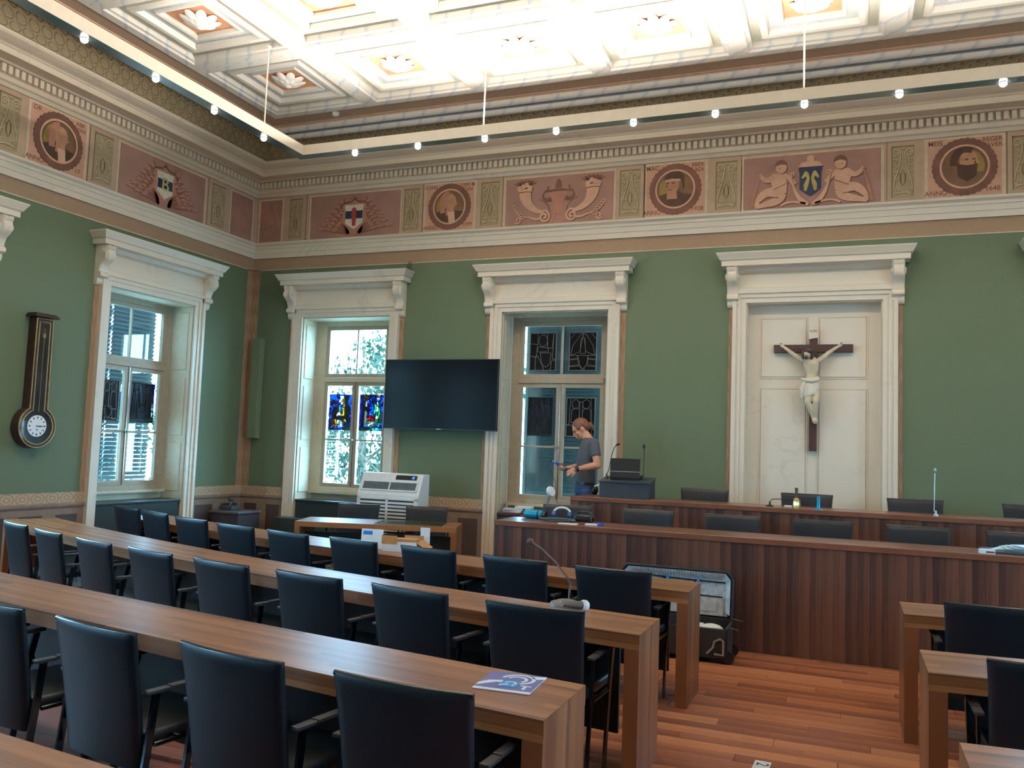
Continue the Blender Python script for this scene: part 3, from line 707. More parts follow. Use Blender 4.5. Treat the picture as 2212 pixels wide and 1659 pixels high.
mb.poly(G, [(-0.14,0.16),(0.14,0.16),(0.10,0.215),(0.04,0.225),(0.045,0.275),(0,0.30),(-0.045,0.275),(-0.04,0.225),(-0.10,0.215)], 0.013, 0.020); mb.build('acanthus_frame', FRL, fp); shade(mb, G, fp, FRSH, 0.008, -0.008)
shield(G, fp, 0.128, 0.155, -0.20, NAVY, False)
mb = MB()
for s in (1, -1):
    f = (lambda p: p) if s == 1 else mir
    mb.poly(G, f([(0.018,0.07),(0.035,0.10),(0.06,0.105),(0.10,0.03),(0.085,0.015),(0.055,0.045),(0.04,0.02),(0.075,-0.06),(0.07,-0.125),(0.045,-0.135),(0.02,-0.06),(0.008,0.02)]), 0.024, 0.028)
mb.build('two_horse_heads', GOLDP, fp)
G, fp = bigpanel(FL, 8.50, wl); branches(G, fp, 5); shield(G, fp, 0.145, 0.165, -0.19, IVORY)
mb = MB(); mb.rect(G, -0.13, 0.13, -0.055, 0.07, 0.024, 0.026); mb.build('blue_bar', NAVY, fp)
mb = MB(); letters(mb, G, 'B', 0.24, 0.0, 0.0, 0.028); mb.build('letter', GOLDP, fp, fix=False)

# ================================================================== WINDOWS AND DOOR
def casing(F, c, root, zt=ZTOP, hw=HW):
    G = off(F, c, 0)
    mb = MB()
    for a, b, p in ((0.0, 0.06, 0.03), (0.06, 0.11, 0.045), (0.11, 0.155, 0.065)):
        for s in (1, -1):
            x0, x1 = sorted((s*(hw+a), s*(hw+b))); mb.rect(G, x0, x1, 0.0, zt+b, -0.002, p)
        mb.rect(G, -hw-a, hw+a, zt+a, zt+b, -0.002, p)
    mb.build('casing', MARB, root)
    mb = MB(); mb.rect(G, -hw-0.14, hw+0.14, zt+0.155, 3.86, -0.002, 0.03); mb.extrude(G, [(0.03,zt+0.155),(0.05,zt+0.155),(0.055,zt+0.175),(0.03,zt+0.185)], -hw-0.14, hw+0.14)
    mb.build('frieze_board', MARB, root)
    w_ = lambda p: 0.82+p
    prof = [(0.05,3.835),(0.085,3.85),(0.10,3.875),(0.11,3.895),(0.205,3.90),(0.205,3.958),(0.212,3.965),(0.225,3.972),(0.23,3.985),(0.25,4.02),(0.262,4.04),(0.265,4.055),(0.0,4.062)]
    mb = MB(); mb.rings([[G(-w_(p), z, -0.002), G(-w_(p), z, p), G(w_(p), z, p), G(w_(p), z, -0.002)] for p, z in prof], True, True)
    mb.build('hood_cornice', MARB, root)
    cp = [(-0.002,3.895),(0.20,3.895),(0.205,3.86),(0.185,3.84),(0.20,3.80),(0.195,3.745),(0.165,3.71),(0.115,3.68),(0.085,3.63),(0.075,3.585),(0.10,3.575),(0.118,3.55),(0.11,3.52),(0.08,3.51),(0.055,3.50),(0.06,3.47),(0.045,3.435),(0.02,3.42),(-0.002,3.42)]
    for s in (1, -1):
        mb = MB(); u = s*0.905
        mb.rings([[G(u+d*k, z, p*q if p > 0 else p) for p, z in cp] for d, k, q in ((-0.065,1,0.9), (-0.05,1,1.0), (-0.02,1,0.93), (0.02,1,0.93), (0.05,1,1.0), (0.065,1,0.9))], True, True)
        for a in (1, -1):
            mb.annulus(lambda x, z, p, a=a: G(u+a*(0.065+p), z, 0.14+x), 0, 3.775, 0.008, 0.038, 0, 0.012, 16)
        mb.build('console', MARB, root, smooth=50)
PORT = []
def portal(F, c):
    a = bpy.data.lights.new('window_portal', 'AREA'); a.shape = 'RECTANGLE'; a.size = 1.5; a.size_y = 2.6; a.cycles.is_portal = True
    o = bpy.data.objects.new('window_portal', a); COL.objects.link(o)
    p = F(c, 2.2, -0.62); q = F(c, 2.2, 0.0); o.location = p
    o.rotation_euler = (q-p).to_track_quat('-Z', 'Y').to_euler()
def window(nm, F, c, border=0.13, label='', blind=None, full=True, bench=True, step=False):
    root = bpy.data.objects.new(nm, None); COL.objects.link(root); struct(root); root['label'] = label
    G = off(F, c, 0); hw = HW
    casing(F, c, root)
    # shutter boards lining the reveal
    for s in (1, -1):
        mb = MB(); x = s*hw
        a0, a1 = sorted((x, x-s*0.018)); mb.rect(G, a0, a1, 0.0, ZTOP, -0.34, -0.002)
        if full:
            for z0, z1 in ((0.9,1.55),(1.66,2.45),(2.56,3.35)):
                b0, b1 = sorted((x-s*0.018, x-s*0.030)); mb.rect(G, b0, b1, z0, z1, -0.29, -0.06)
        mb.build('reveal_board', JAMB, root, bevel=0.003, seg=1)
    mb = MB(); mb.rect(G, -hw, hw, ZTOP-0.018, ZTOP, -0.34, -0.002); mb.build('soffit_board', JAMB, root)
    # fixed frame
    ub = hw-border; zs = 0.92
    mb = MB()
    for s in (1, -1):
        a0, a1 = sorted((s*(hw-0.018), s*ub)); mb.rect(G, a0, a1, zs, ZTOP-0.018, -0.42, -0.34)
    mb.rect(G, -ub, ub, 3.36, ZTOP-0.018, -0.42, -0.34); mb.rect(G, -ub, ub, 2.53, 2.60, -0.42, -0.325); mb.rect(G, -ub, ub, zs, 0.985, -0.42, -0.33)
    mb.build('frame', FRAMEW if border < 0.15 else JAMB, root, bevel=0.004, seg=1)
    mb = MB(); mb.rect(G, -hw+0.018, hw-0.018, 0.0, zs, -WT, -0.37); mb.rect(G, -hw+0.018, hw-0.018, zs-0.035, zs, -0.37, -0.29); mb.build('sill', JAMB, root)
    sw = 0.055
    def sash(u0, u1, z0, z1, bars_z=(), bars_u=()):
        mb = MB(); mb.rect(G, u0, u0+sw, z0, z1, -0.40, -0.345); mb.rect(G, u1-sw, u1, z0, z1, -0.40, -0.345)
        mb.rect(G, u0+sw, u1-sw, z0, z0+sw, -0.40, -0.345); mb.rect(G, u0+sw, u1-sw, z1-sw, z1, -0.40, -0.345)
        for z in bars_z: mb.rect(G, u0+sw, u1-sw, z-0.012, z+0.012, -0.39, -0.35)
        for u in bars_u: mb.rect(G, u-0.012, u+0.012, z0+sw, z1-sw, -0.39, -0.35)
        so = mb.build('sash', FRAMEW, root, bevel=0.003, seg=1)
        if not full: return
        us = [u0+sw]+list(bars_u)+[u1-sw]; zz = [z0+sw]+list(bars_z)+[z1-sw]
        for i in range(len(us)-1):
            for j in range(len(zz)-1):
                mb = MB(); mb.rect(G, us[i], us[i+1], zz[j], zz[j+1], -0.374, -0.370); mb.build('pane', GLASS, so)
    sash(-ub, ub, 2.60, 3.36, (), (0.0,))
    sash(-ub, -0.002, 0.985, 2.53, (1.68,)); sash(0.002, ub, 0.985, 2.53, (1.68,))
    if full:
        mb = MB(); mb.tube([G(0.0,1.0,-0.335), G(0.0,2.52,-0.335)], 0.006, 6); mb.ball(G(0,1.68,-0.325), (0.02,0.02,0.02), 8, 6); mb.tube([G(0,1.68,-0.32), G(-0.06,1.70,-0.30)], 0.007, 6); mb.ball(G(-0.065,1.70,-0.30), 0.012, 8, 6)
        mb.build('window_bolt', CHROME, root, smooth=40)
        if border < 0.15:
            mb = MB()
            for z in (1.1, 2.3): mb.rect(G, -ub-0.012, -ub+0.012, z, z+0.08, -0.345, -0.328)
            mb.build('hinges', FRAMEW, root)
    if bench:
        mb = MB(); mb.rect(G, -hw+0.02, hw-0.02, 0.0, 0.77, -0.36, -0.02); co = mb.build('radiator_cover', BENCH, root, bevel=0.004, seg=1)
        mb = MB(); mb.rect(G, -hw+0.02, hw-0.02, 0.77, 0.80, -0.365, 0.0); mb.build('cover_top', BENCH, co, bevel=0.006)
        if step:
            mb = MB(); mb.rect(G, -hw-0.12, hw-0.2, 0.0, 0.55, 0.07, 0.30); mb.build('lower_cover', BENCH, root, bevel=0.006)
    if blind == 'closed':
        mb = MB(); z = 0.98
        while z < 3.40:
            mb.poly(lambda a, b, p: G(p, b, a), [(-0.505,z),(-0.502,z),(-0.485,z+0.052),(-0.488,z+0.052)], -ub+0.045, ub); z += 0.047
        b = mb.build('blind_slats', BLIND, root); b['kind'] = 'stuff'
        mb = MB()
        for u in (-0.50, 0.0, 0.52): mb.rect(G, u-0.004, u+0.004, 0.95, 3.42, -0.478, -0.474)
        mb.build('blind_tapes', DARK, root)
    if blind == 'half':
        mb = MB(); z = 1.0
        while z < 3.38:
            for a, b in ((-ub, -0.20), (-0.17, 0.565)):
                tilt = 0.041 if z < 1.75 else 0.048
                mb.poly(lambda q, y, p: G(p, y, q), [(-0.525,z),(-0.523,z-0.003),(-0.49,z+tilt),(-0.492,z+tilt+0.003)], a, b)
            z += 0.055
        b = mb.build('blind_slats', BLIND, root); b['kind'] = 'stuff'
        mb = MB()
        for u in (-0.2, -0.17, 0.565): mb.rect(G, u-0.006, u+0.006, 0.95, 3.42, -0.54, -0.535)
        mb.build('blind_rails', DARK, root)
    portal(F, c)
    return root
window('window_1', FL, 8.475, 0.13, 'tall window in a marble surround by the wall clock, blinds half open', 'half')
window('window_2', FB, -6.72, 0.20, 'bright tall window in a marble surround behind the air conditioner', None, step=True)
window('window_3', FB, -3.555, 0.13, 'tall window with closed blinds behind the standing person', 'closed')
window('window_4', FL, 5.305, 0.13, 'tall window in a marble surround beyond the wall clock', None)
k = 5
for F, cs in ((FL, WIN_L[2:]), (FB, WIN_B2), (FR, WIN_L[1:])):
    for c in cs:
        window('window_%d' % k, F, c, 0.13, 'tall window in a marble surround further along the hall', None, full=False); k += 1

# false door behind the crucifix
door = bpy.data.objects.new('door_1', None); COL.objects.link(door); struct(door); door['label'] = 'shallow marbled door niche with four panels behind the crucifix'
casing(FB, DOOR_C, door, ZTOP+0.03, 0.75)
G = off(FB, DOOR_C, 0)
mb = MB(); mb.rect(G, -0.75, 0.75, 0.0, 3.48, -0.30, -0.15); mb.build('door_leaf', MARB, door)
mb = MB()
for s in (1, -1):
    a, b = sorted((s*0.75, s*0.735)); mb.rect(G, a, b, 0, 3.48, -0.15, 0.0)
mb.rect(G, -0.735, 0.735, 3.465, 3.48, -0.15, 0.0); mb.build('reveal_board', MARB2, door)
for z0, z1 in ((0.55, 2.455), (2.61, 3.30)):
    for s in (1, -1):
        a, b = sorted((s*0.075, s*0.58))
        mb = MB(); mb.rect(G, a, b, z0, z1, -0.15, -0.138); p = mb.build('door_panel', MARB, door, bevel=0.006)
        mb = MB()
        for q0, q1, w0, w1 in ((a-0.022, a-0.006, z0-0.022, z1+0.022), (b+0.006, b+0.022, z0-0.022, z1+0.022)): mb.rect(G, q0, q1, w0, w1, -0.15, -0.143)
        mb.rect(G, a-0.006, b+0.006, z0-0.022, z0-0.006, -0.15, -0.143); mb.rect(G, a-0.006, b+0.006, z1+0.006, z1+0.022, -0.15, -0.143)
        mb.build('panel_bead', MARB2, p)

# ------------------------------------------------------------------ stained glass
SG = {k: stained('glass_'+k, v) for k, v in dict(blue=(0.02,0.14,0.75,1), white=(0.9,0.95,0.95,1), yellow=(0.85,0.55,0.06,1), gold=(0.75,0.36,0.05,1), red=(0.55,0.02,0.03,1), green=(0.02,0.45,0.22,1), purple=(0.16,0.04,0.14,1), black=(0.01,0.01,0.012,1), teal=(0.05,0.5,0.5,1), brown=(0.25,0.12,0.05,1), grey=(0.3,0.33,0.35,1), flesh=(0.8,0.6,0.4,1), smoke=(0.3,0.3,0.33,1)).items()}
def ell(cx, cz, rx, rz, n=12): return [(cx+rx*math.cos(2*PI*k/n), cz+rz*math.sin(2*PI*k/n)) for k in range(n)]
DES = {
 'adoration': [('blue',[(0,0.45),(0.3,0.3),(0.45,1),(0,1)]),('blue',[(0.78,0.1),(1,0.1),(1,1),(0.62,1)]),('blue',[(0,0),(0.12,0),(0.14,0.4),(0,0.45)]),('green',[(0.62,0.0),(1,0.0),(1,0.13),(0.7,0.12)]),
   ('yellow',[(0.5,0.3),(0.6,0.2),(0.86,0.22),(0.9,0.55),(0.78,0.85),(0.62,0.82),(0.55,0.55)]),('gold',[(0.6,0.82),(0.8,0.84),(0.88,0.96),(0.74,1.0),(0.6,0.96)]),('white',ell(0.5,0.87,0.12,0.1)),('flesh',ell(0.54,0.78,0.07,0.06)),
   ('red',[(0.1,0.28),(0.3,0.3),(0.34,0.62),(0.2,0.66),(0.1,0.5)]),('yellow',[(0.04,0.72),(0.28,0.72),(0.3,0.8),(0.18,0.86),(0.06,0.8)]),('gold',[(0.06,0.1),(0.34,0.08),(0.36,0.3),(0.14,0.3)]),('teal',[(0.36,0.5),(0.5,0.5),(0.48,0.64),(0.4,0.66)]),
   ('flesh',[(0.16,0.42),(0.5,0.4),(0.56,0.5),(0.3,0.54)]),('red',[(0.3,0.62),(0.42,0.64),(0.46,0.78),(0.34,0.72)]),('black',[(0.3,0.38),(0.66,0.4),(0.64,0.29),(0.31,0.27)]),('white',[(0.31,0.27),(0.64,0.29),(0.6,0.12),(0.46,0.06),(0.34,0.12)]),('purple',[(0.66,0.3),(0.76,0.3),(0.72,0.7),(0.66,0.62)])],
 'saints': [('blue',[(0,0.5),(0.12,0.5),(0.16,1),(0,1)]),('blue',[(0.38,0.45),(0.6,0.5),(0.62,1),(0.36,1)]),('blue',[(0.86,0.5),(1,0.5),(1,1),(0.84,1)]),('blue',[(0,0.06),(0.1,0.08),(0.12,0.5),(0,0.5)]),('green',[(0,0),(1,0),(1,0.05),(0,0.07)]),
   ('purple',[(0.1,0.1),(0.2,0.1),(0.22,0.78),(0.12,0.7)]),('white',[(0.2,0.1),(0.3,0.1),(0.32,0.78),(0.22,0.8)]),('purple',[(0.3,0.36),(0.42,0.36),(0.4,0.74),(0.32,0.78)]),('yellow',ell(0.26,0.9,0.11,0.09)),('flesh',ell(0.26,0.88,0.055,0.06)),
   ('green',[(0.58,0.5),(0.68,0.36),(0.72,0.78),(0.62,0.78)]),('white',[(0.68,0.1),(0.78,0.1),(0.8,0.8),(0.72,0.8)]),('green',[(0.78,0.12),(0.92,0.12),(0.9,0.74),(0.8,0.8)]),('flesh',ell(0.75,0.88,0.055,0.06)),('gold',[(0.69,0.94),(0.81,0.94),(0.8,0.99),(0.7,0.99)]),
   ('flesh',[(0.46,0.98),(0.52,0.97),(0.66,0.6),(0.6,0.58)]),('teal',[(0.2,0.56),(0.34,0.58),(0.3,0.68),(0.22,0.66)]),('red',[(0.33,0.42),(0.67,0.42),(0.67,0.27),(0.33,0.27)]),('white',[(0.33,0.27),(0.67,0.27),(0.64,0.14),(0.5,0.06),(0.36,0.14)])],
 'shield': [('black',[(0,0),(0.22,0),(0.22,0.35),(0,0.4)]),('purple',[(0,0.4),(0.25,0.35),(0.28,0.7),(0,0.72)]),('grey',[(0,0.72),(0.3,0.7),(0.3,1),(0,1)]),('black',ell(0.5,0.8,0.17,0.16)),('grey',[(0.68,0.6),(0.86,0.6),(0.9,1),(0.66,1)]),('black',[(0.88,0.3),(1,0.3),(1,1),(0.9,1)]),
   ('brown',[(0.4,0.47),(0.82,0.47),(0.78,0.2),(0.66,0.1),(0.56,0.1),(0.46,0.2)]),('black',[(0.22,0.0),(0.55,0.0),(0.5,0.12),(0.3,0.4),(0.22,0.4)]),('grey',[(0.28,0.5),(0.7,0.5),(0.72,0.6),(0.32,0.64)]),('brown',[(0.8,0.0),(1,0.0),(1,0.28),(0.84,0.25)])],
 'ship': [('black',[(0,0.82),(0.2,1),(0,1)]),('black',[(0.8,1),(1,0.82),(1,1)]),('grey',[(0.05,0.4),(0.12,0.65),(0.4,0.95),(0.5,0.98),(0.4,0.5)]),('grey',[(0.95,0.4),(0.88,0.65),(0.62,0.95),(0.5,0.98),(0.62,0.5)]),('brown',[(0.4,0.45),(0.42,0.85),(0.58,0.85),(0.6,0.45)]),
   ('brown',[(0.32,0.4),(0.7,0.4),(0.66,0.16),(0.52,0.04),(0.4,0.14)]),('grey',[(0,0.3),(0.3,0.32),(0.3,0.4),(0,0.4)]),('grey',[(0.7,0.32),(1,0.3),(1,0.4),(0.7,0.4)]),('black',[(0,0.12),(0.35,0.14),(0.33,0.3),(0,0.28)]),('black',[(0.68,0.16),(1,0.12),(1,0.28),(0.7,0.3)]),('grey',[(0,0),(0.5,0),(0.4,0.12),(0,0.1)]),('grey',[(0.55,0),(1,0),(1,0.1),(0.6,0.12)])],
 'pair': [('purple',[(0,0.3),(0.1,0.3),(0.14,1),(0,1)]),('red',[(0.9,0.3),(1,0.3),(1,1),(0.86,1)]),('grey',ell(0.32,0.84,0.13,0.12)),('grey',ell(0.7,0.84,0.13,0.12)),('brown',[(0.16,0.36),(0.44,0.36),(0.46,0.7),(0.34,0.74),(0.2,0.7)]),('grey',[(0.56,0.3),(0.88,0.3),(0.84,0.7),(0.7,0.74),(0.58,0.68)]),
   ('black',[(0.46,0.36),(0.56,0.3),(0.58,0.9),(0.46,0.9)]),('brown',[(0.28,0.36),(0.66,0.36),(0.62,0.16),(0.47,0.06),(0.34,0.16)]),('black',[(0,0),(0.3,0),(0.26,0.3),(0,0.28)]),('grey',[(0.68,0.05),(0.92,0.05),(0.88,0.28),(0.68,0.28)]),('black',[(0.3,0),(1,0),(1,0.05),(0.34,0.1)])],
}
def sglass(F, c, u0, u1, z0, z1, des, label, bluebg=False, lit=False):
    H = lambda a, b, p: F(c+u0+(u1-u0)*a, z0+(z1-z0)*b, p)
    p = F(c+(u0+u1)/2, z0, -0.36)
    t = thing('stained_glass_panel', label, 'stained glass', tuple(p), 0, 'stained glass panels in the windows')
    cm = MB()
    mb = MB()
    if lit:                                            # blue ground, cut away behind the figures
        def inside(x, y, pts):
            r = False; j = len(pts)-1
            for i in range(len(pts)):
                if (pts[i][1] > y) != (pts[j][1] > y) and x < (pts[j][0]-pts[i][0])*(y-pts[i][1])/(pts[j][1]-pts[i][1])+pts[i][0]: r = not r
                j = i
            return r
        for a in range(36):
            for b in range(46):
                if not any(inside((a+0.5)/36, (b+0.5)/46, q) for _, q in DES[des]): mb.rect(H, a/36, (a+1)/36, b/46, (b+1)/46, -0.3665, -0.3660)
    else: mb.rect(H, 0, 1, 0, 1, -0.3675, -0.3660)
    g_ = mb.build('blue_ground' if lit else 'glass_piece', SG['blue' if lit else 'smoke'], t, world=True)
    if lit: g_['kind'] = 'stuff'
    for i, (k, pts) in enumerate(DES[des]):
        if bluebg and k in ('purple', 'black') and i % 2 == 0: k = 'blue'
        mb = MB(); mb.poly(H, pts, -0.3655-0.0002*i, -0.3635+0.0003*i); mb.build('glass_piece', SG[k], t, world=True)
        q = pts+[pts[0]]
        for j in range(len(pts)):
            cm.tube([H(*q[j], -0.358), H(*q[j+1], -0.358)], 0.0035, 5)
    for a, b in (((0,0),(1,0)),((1,0),(1,1)),((1,1),(0,1)),((0,1),(0,0))): cm.tube([H(*a, -0.360), H(*b, -0.360)], 0.006, 6)
    cm.build('lead_came', LEAD if des not in ('adoration','saints') else BLACK, t, world=True)
sglass(FB, -6.72, -0.435, -0.045, 1.825, 2.345, 'adoration', 'blue stained glass panel with kneeling figures and black and white shield', lit=True)
sglass(FB, -6.72, 0.085, 0.475, 1.825, 2.345, 'saints', 'blue stained glass panel with two saints over a red and white shield', lit=True)
sglass(FB, -3.555, -0.455, -0.085, 2.705, 3.21, 'shield', 'unlit stained glass panel with a large pale shield, high window pane')
sglass(FB, -3.555, 0.105, 0.475, 2.705, 3.21, 'ship', 'unlit stained glass panel with tent-shaped lines, high window pane')
sglass(FB, -3.555, -0.455, -0.105, 1.83, 2.34, 'saints', 'unlit stained glass panel beside the person, left casement of the shuttered window')
sglass(FB, -3.555, 0.09, 0.48, 1.83, 2.34, 'pair', 'unlit stained glass panel behind the head of the person')
sglass(FL, 8.475, -0.42, -0.13, 1.81, 2.33, 'pair', 'dark stained glass panel in the window casement next to the wall clock')
sglass(FL, 8.475, 0.06, 0.47, 1.81, 2.33, 'saints', 'dark blue edged stained glass panel in the casement nearer the room corner', True)

# ------------------------------------------------------------------ outside: trees and a house
def leafmat():
    m, nt, b = base('leaf_green'); v = coords(nt); f = noise(nt, v, 3.0)
    c = ramp(nt, f, [(0.3, rgb(14,32,24)), (0.7, rgb(34,58,36))]); nt.links.new(c, b.inputs['Base Color']); b.inputs['Roughness'].default_value = 0.5
    tr = nt.nodes.new('ShaderNodeBsdfTranslucent'); nt.links.new(c, tr.inputs[0]); x = nt.nodes.new('ShaderNodeMixShader'); x.inputs[0].default_value = 0.5
    o = [n for n in nt.nodes if n.type == 'OUTPUT_MATERIAL'][0]
    nt.links.new(b.outputs[0], x.inputs[1]); nt.links.new(tr.outputs[0], x.inputs[2]); nt.links.new(x.outputs[0], o.inputs[0])
    return m
LEAF = leafmat()
BARK = plain('bark', rgb(88,74,60), 0.9, var=0.3)
def tree(x, y, h, rad, nl, seed, label, sparse=1.0):
    rr = random.Random(seed); t = thing('tree', label, 'tree', (x, y, -4.0), 0, 'trees outside the windows')
    tr = MB(); tr.tube([(0,0,0),(0.1,0.05,h*0.4),(0.0,0.1,h*0.8)], [0.22,0.16,0.05], 8)
    for k in range(9):
        a = rr.uniform(0, 2*PI); z = h*rr.uniform(0.35,0.75); l = rad*rr.uniform(0.5,0.9)
        tr.tube([(0.05,0.05,z),(l*0.5*math.cos(a),l*0.5*math.sin(a),z+0.5),(l*math.cos(a),l*math.sin(a),z+0.9)], [0.06,0.035,0.012], 6)
    tr.build('trunk', BARK, t, smooth=50)
    lf = MB(); cl = [(rr.gauss(0,0.45)*rad, rr.gauss(0,0.45)*rad, h*rr.uniform(0.35,1.0)) for _ in range(int(46*sparse))]
    for k in range(nl):
        c = rr.choice(cl); p = Vector((c[0]+rr.gauss(0,0.28), c[1]+rr.gauss(0,0.28), c[2]+rr.gauss(0,0.24)))
        E_ = Euler((rr.uniform(0,PI), rr.uniform(0,PI), rr.uniform(0,PI))).to_matrix(); s = rr.uniform(0.05,0.10)
        q = [p+E_ @ Vector(v)*s for v in ((-1,0,0),(0,-0.5,0.05),(1,0,0),(0,0.5,0.05))]
        lf.add(q, [(0,1,2,3)])
    f = lf.build('leaves', LEAF, t, fix=False); f['kind'] = 'stuff'
tree(-8.6, 15.6, 7.6, 1.6, 4200, 11, 'leafy green tree outside the bright window', 0.8)
tree(-12.6, 20.5, 9.5, 2.2, 5200, 12, 'taller leafy tree further out beyond the bright window', 0.9)
tree(-13.0, 11.5, 9.0, 1.8, 1500, 14, 'leafy tree outside the window by the wall clock', 0.7)
h = thing('house', 'pale neighbouring house with a slate roof outside the side window', 'house', (-26, 17, -4.0))
HW_ = plain('house_render', rgb(206,206,200), 0.9); HR = plain('slate_roof', rgb(96,112,122), 0.8)
mb = MB(); mb.box(-5,3,-6,6,0,6.6); mb.build('walls', HW_, h)
mb = MB(); mb.rings([[(-5.4,-6.4,6.6),(3.4,-6.4,6.6),(3.4,6.4,6.6),(-5.4,6.4,6.6)],[(-1.2,-6.4,9.2),(-0.8,-6.4,9.2),(-0.8,6.4,9.2),(-1.2,6.4,9.2)]], True, True); mb.build('roof', HR, h)
for zz in (1.2, 4.0):
    for yy in (-4,-1.2,1.6,4.4):
        mb = MB(); mb.box(2.99,3.04,yy-0.5,yy+0.5,zz,zz+1.5); mb.build('window', DARK, h)
gm = MB(); gm.box(-45, 45, -30, 60, -4.4, -4.0); gd = struct(gm.build('ground', plain('outside_paving', rgb(150,150,142), 0.9)))

# ================================================================== SUSPENDED LIGHT BAR
BX0, BX1, BY0, BY1, BZ = -6.04, 5.34, -0.70, 8.20, 4.96     # outer rectangle of the bar, underside height
BWD, BHT = 0.125, 0.12
lb = thing('light_bar', 'cream rectangular light bar hung on thin rods below the ceiling, with small downlights', 'light fixture', (-0.35, 3.75, BZ))
mb = MB(); o_ = [(BX0,BY1),(BX1,BY1),(BX1,BY0),(BX0,BY0)]; i_ = [(BX0+BWD,BY1-BWD),(BX1-BWD,BY1-BWD),(BX1-BWD,BY0+BWD),(BX0+BWD,BY0+BWD)]
vs = [(x,y,BZ+0.004) for x,y in o_+i_]+[(x,y,BZ+BHT) for x,y in o_+i_]
fs = []
for k in range(4):
    n_ = (k+1) % 4
    fs += [(k,n_,8+n_,8+k),(4+n_,4+k,12+k,12+n_),(8+k,8+n_,12+n_,12+k),(4+k,4+n_,n_,k)]
mb.add(vs, fs); mb.build('frame', CREAMM, lb, world=True)
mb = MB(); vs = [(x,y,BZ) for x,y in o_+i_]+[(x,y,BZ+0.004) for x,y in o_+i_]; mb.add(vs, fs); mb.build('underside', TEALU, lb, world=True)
def spot_at(x, y, dx, dy):
    T = Matrix.Translation((x, y, BZ))
    mb = MB(); mb.lathe([(0.030,0.002),(0.030,-0.012),(0.026,-0.016),(0.024,-0.012)], 16, T, caps=False); s = mb.build('downlight', WHITE, lb, smooth=40, world=True)
    mb = MB(); mb.ball((0,0,-0.012), (0.032,0.032,0.026), 12, 6, T); l = mb.build('lens', BULB, s, world=False)
    l.data.transform(LOCALS[lb.name].inverted())
    L = bpy.data.lights.new('downlight_beam', 'SPOT'); L.energy = SPOT_W; L.spot_size = R(120); L.spot_blend = 0.9; L.color = (1.0, 0.85, 0.66); L.shadow_soft_size = 0.03
    lo = bpy.data.objects.new('downlight_beam', L); COL.objects.link(lo); lo.location = (x, y, BZ-0.045)
    lo.rotation_euler = Vector((dx, dy, -1)).to_track_quat('-Z', 'Y').to_euler()
for x in (-5.27,-4.46,-3.65,-2.84,-2.02,-1.21,-0.39,0.42,1.24,2.05,2.86,3.67,4.48):
    spot_at(x, BY1-0.035, 0, 0.55)
for y in (0.25,1.05,1.86,2.67,3.48,4.29,5.09,5.89,6.68,7.47):
    spot_at(BX0+0.035, y, -0.55, 0)
for y in (1.86,3.48,5.09,6.68): spot_at(BX1-0.035, y, 0.3, 0)
for x in (-4.46,-1.21,2.05): spot_at(x, BY0+0.035, 0, -0.3)
for x, y in ((-5.975,7.43),(-3.655,8.135),(-0.395,8.135),(2.86,8.135),(-5.975,4.3),(-5.975,1.0),(5.275,7.4),(5.275,1.0)):
    mb = MB(); mb.tube([(x,y,BZ+BHT),(x,y,5.99)], 0.008, 8); mb.lathe([(0.03,0),(0.03,0.012)], 12, Matrix.Translation((x,y,5.965))); mb.build('rod', CREAMM, lb, smooth=40, world=True)
# unseen upward heads added on the bar's top edge to brighten the ceiling
def uphead(x, y, e, dx=0.0, dy=-0.8):
    mb = MB(); mb.lathe([(0.03,-0.01),(0.035,0.002),(0.03,0.004)], 14, Matrix.Translation((x,y,BZ+BHT))); h_ = mb.build('added_uplight_head', WHITE, lb, smooth=40, world=True)
    L = bpy.data.lights.new('added_uplight_beam', 'AREA'); L.shape = 'DISK'; L.size = 0.06; L.energy = e; L.color = (1.0, 0.93, 0.84)
    o = bpy.data.objects.new('added_uplight_beam', L); COL.objects.link(o); o.location = (x, y, BZ+BHT+0.012); o.rotation_euler = Vector((dx, dy, 1)).to_track_quat('-Z', 'Y').to_euler()
for x, k in ((-5.0,0.5),(-4.4,1.1),(-3.8,1.5),(-3.2,1.7),(-2.5,1.6),(-1.8,1.3),(-1.0,1.0),(-0.1,0.8),(0.9,0.7),(2.0,0.6),(3.4,0.5)): uphead(x, BY1-BWD/2, BARUP_W*k)
for y in (6.3,4.9,3.5): uphead(BX0+BWD/2, y, BARUP_W*0.5, 0.8, 0.0)
# pendant bowls added out of view, fill light bounced off the coffers
def pendant(x, y, e):
    t = thing('fill_pendant', 'added white bowl pendant, out of view, filling the hall with light', 'added fill lamp', (x, y, 4.95), 0, 'added fill pendants')
    mb = MB(); mb.lathe([(0.02,0.0),(0.18,0.02),(0.30,0.09),(0.34,0.16),(0.33,0.16),(0.29,0.10),(0.17,0.035),(0.02,0.02)], 28, caps=False); mb.build('bowl', WHITE, t, smooth=50)
    mb = MB(); mb.lathe([(0.001,0.12),(0.26,0.12),(0.26,0.125),(0.001,0.125)], 24); mb.build('diffuser', FILLGLOW, t)
    mb = MB()
    for k in range(3):
        a = 2*PI*k/3; mb.tube([(0.33*math.cos(a),0.33*math.sin(a),0.16),(0.03*math.cos(a),0.03*math.sin(a),1.0)], 0.004, 6)
    mb.lathe([(0.06,1.0),(0.06,1.03)], 16); mb.build('suspension', CREAMM, t)
    L = bpy.data.lights.new('fill_pendant_light', 'AREA'); L.shape = 'DISK'; L.size = 0.5; L.energy = e; L.color = (1.0, 0.90, 0.78)
    o = bpy.data.objects.new('fill_pendant_light', L); COL.objects.link(o); o.location = (x, y, 5.10); o.rotation_euler = (PI, 0, 0)
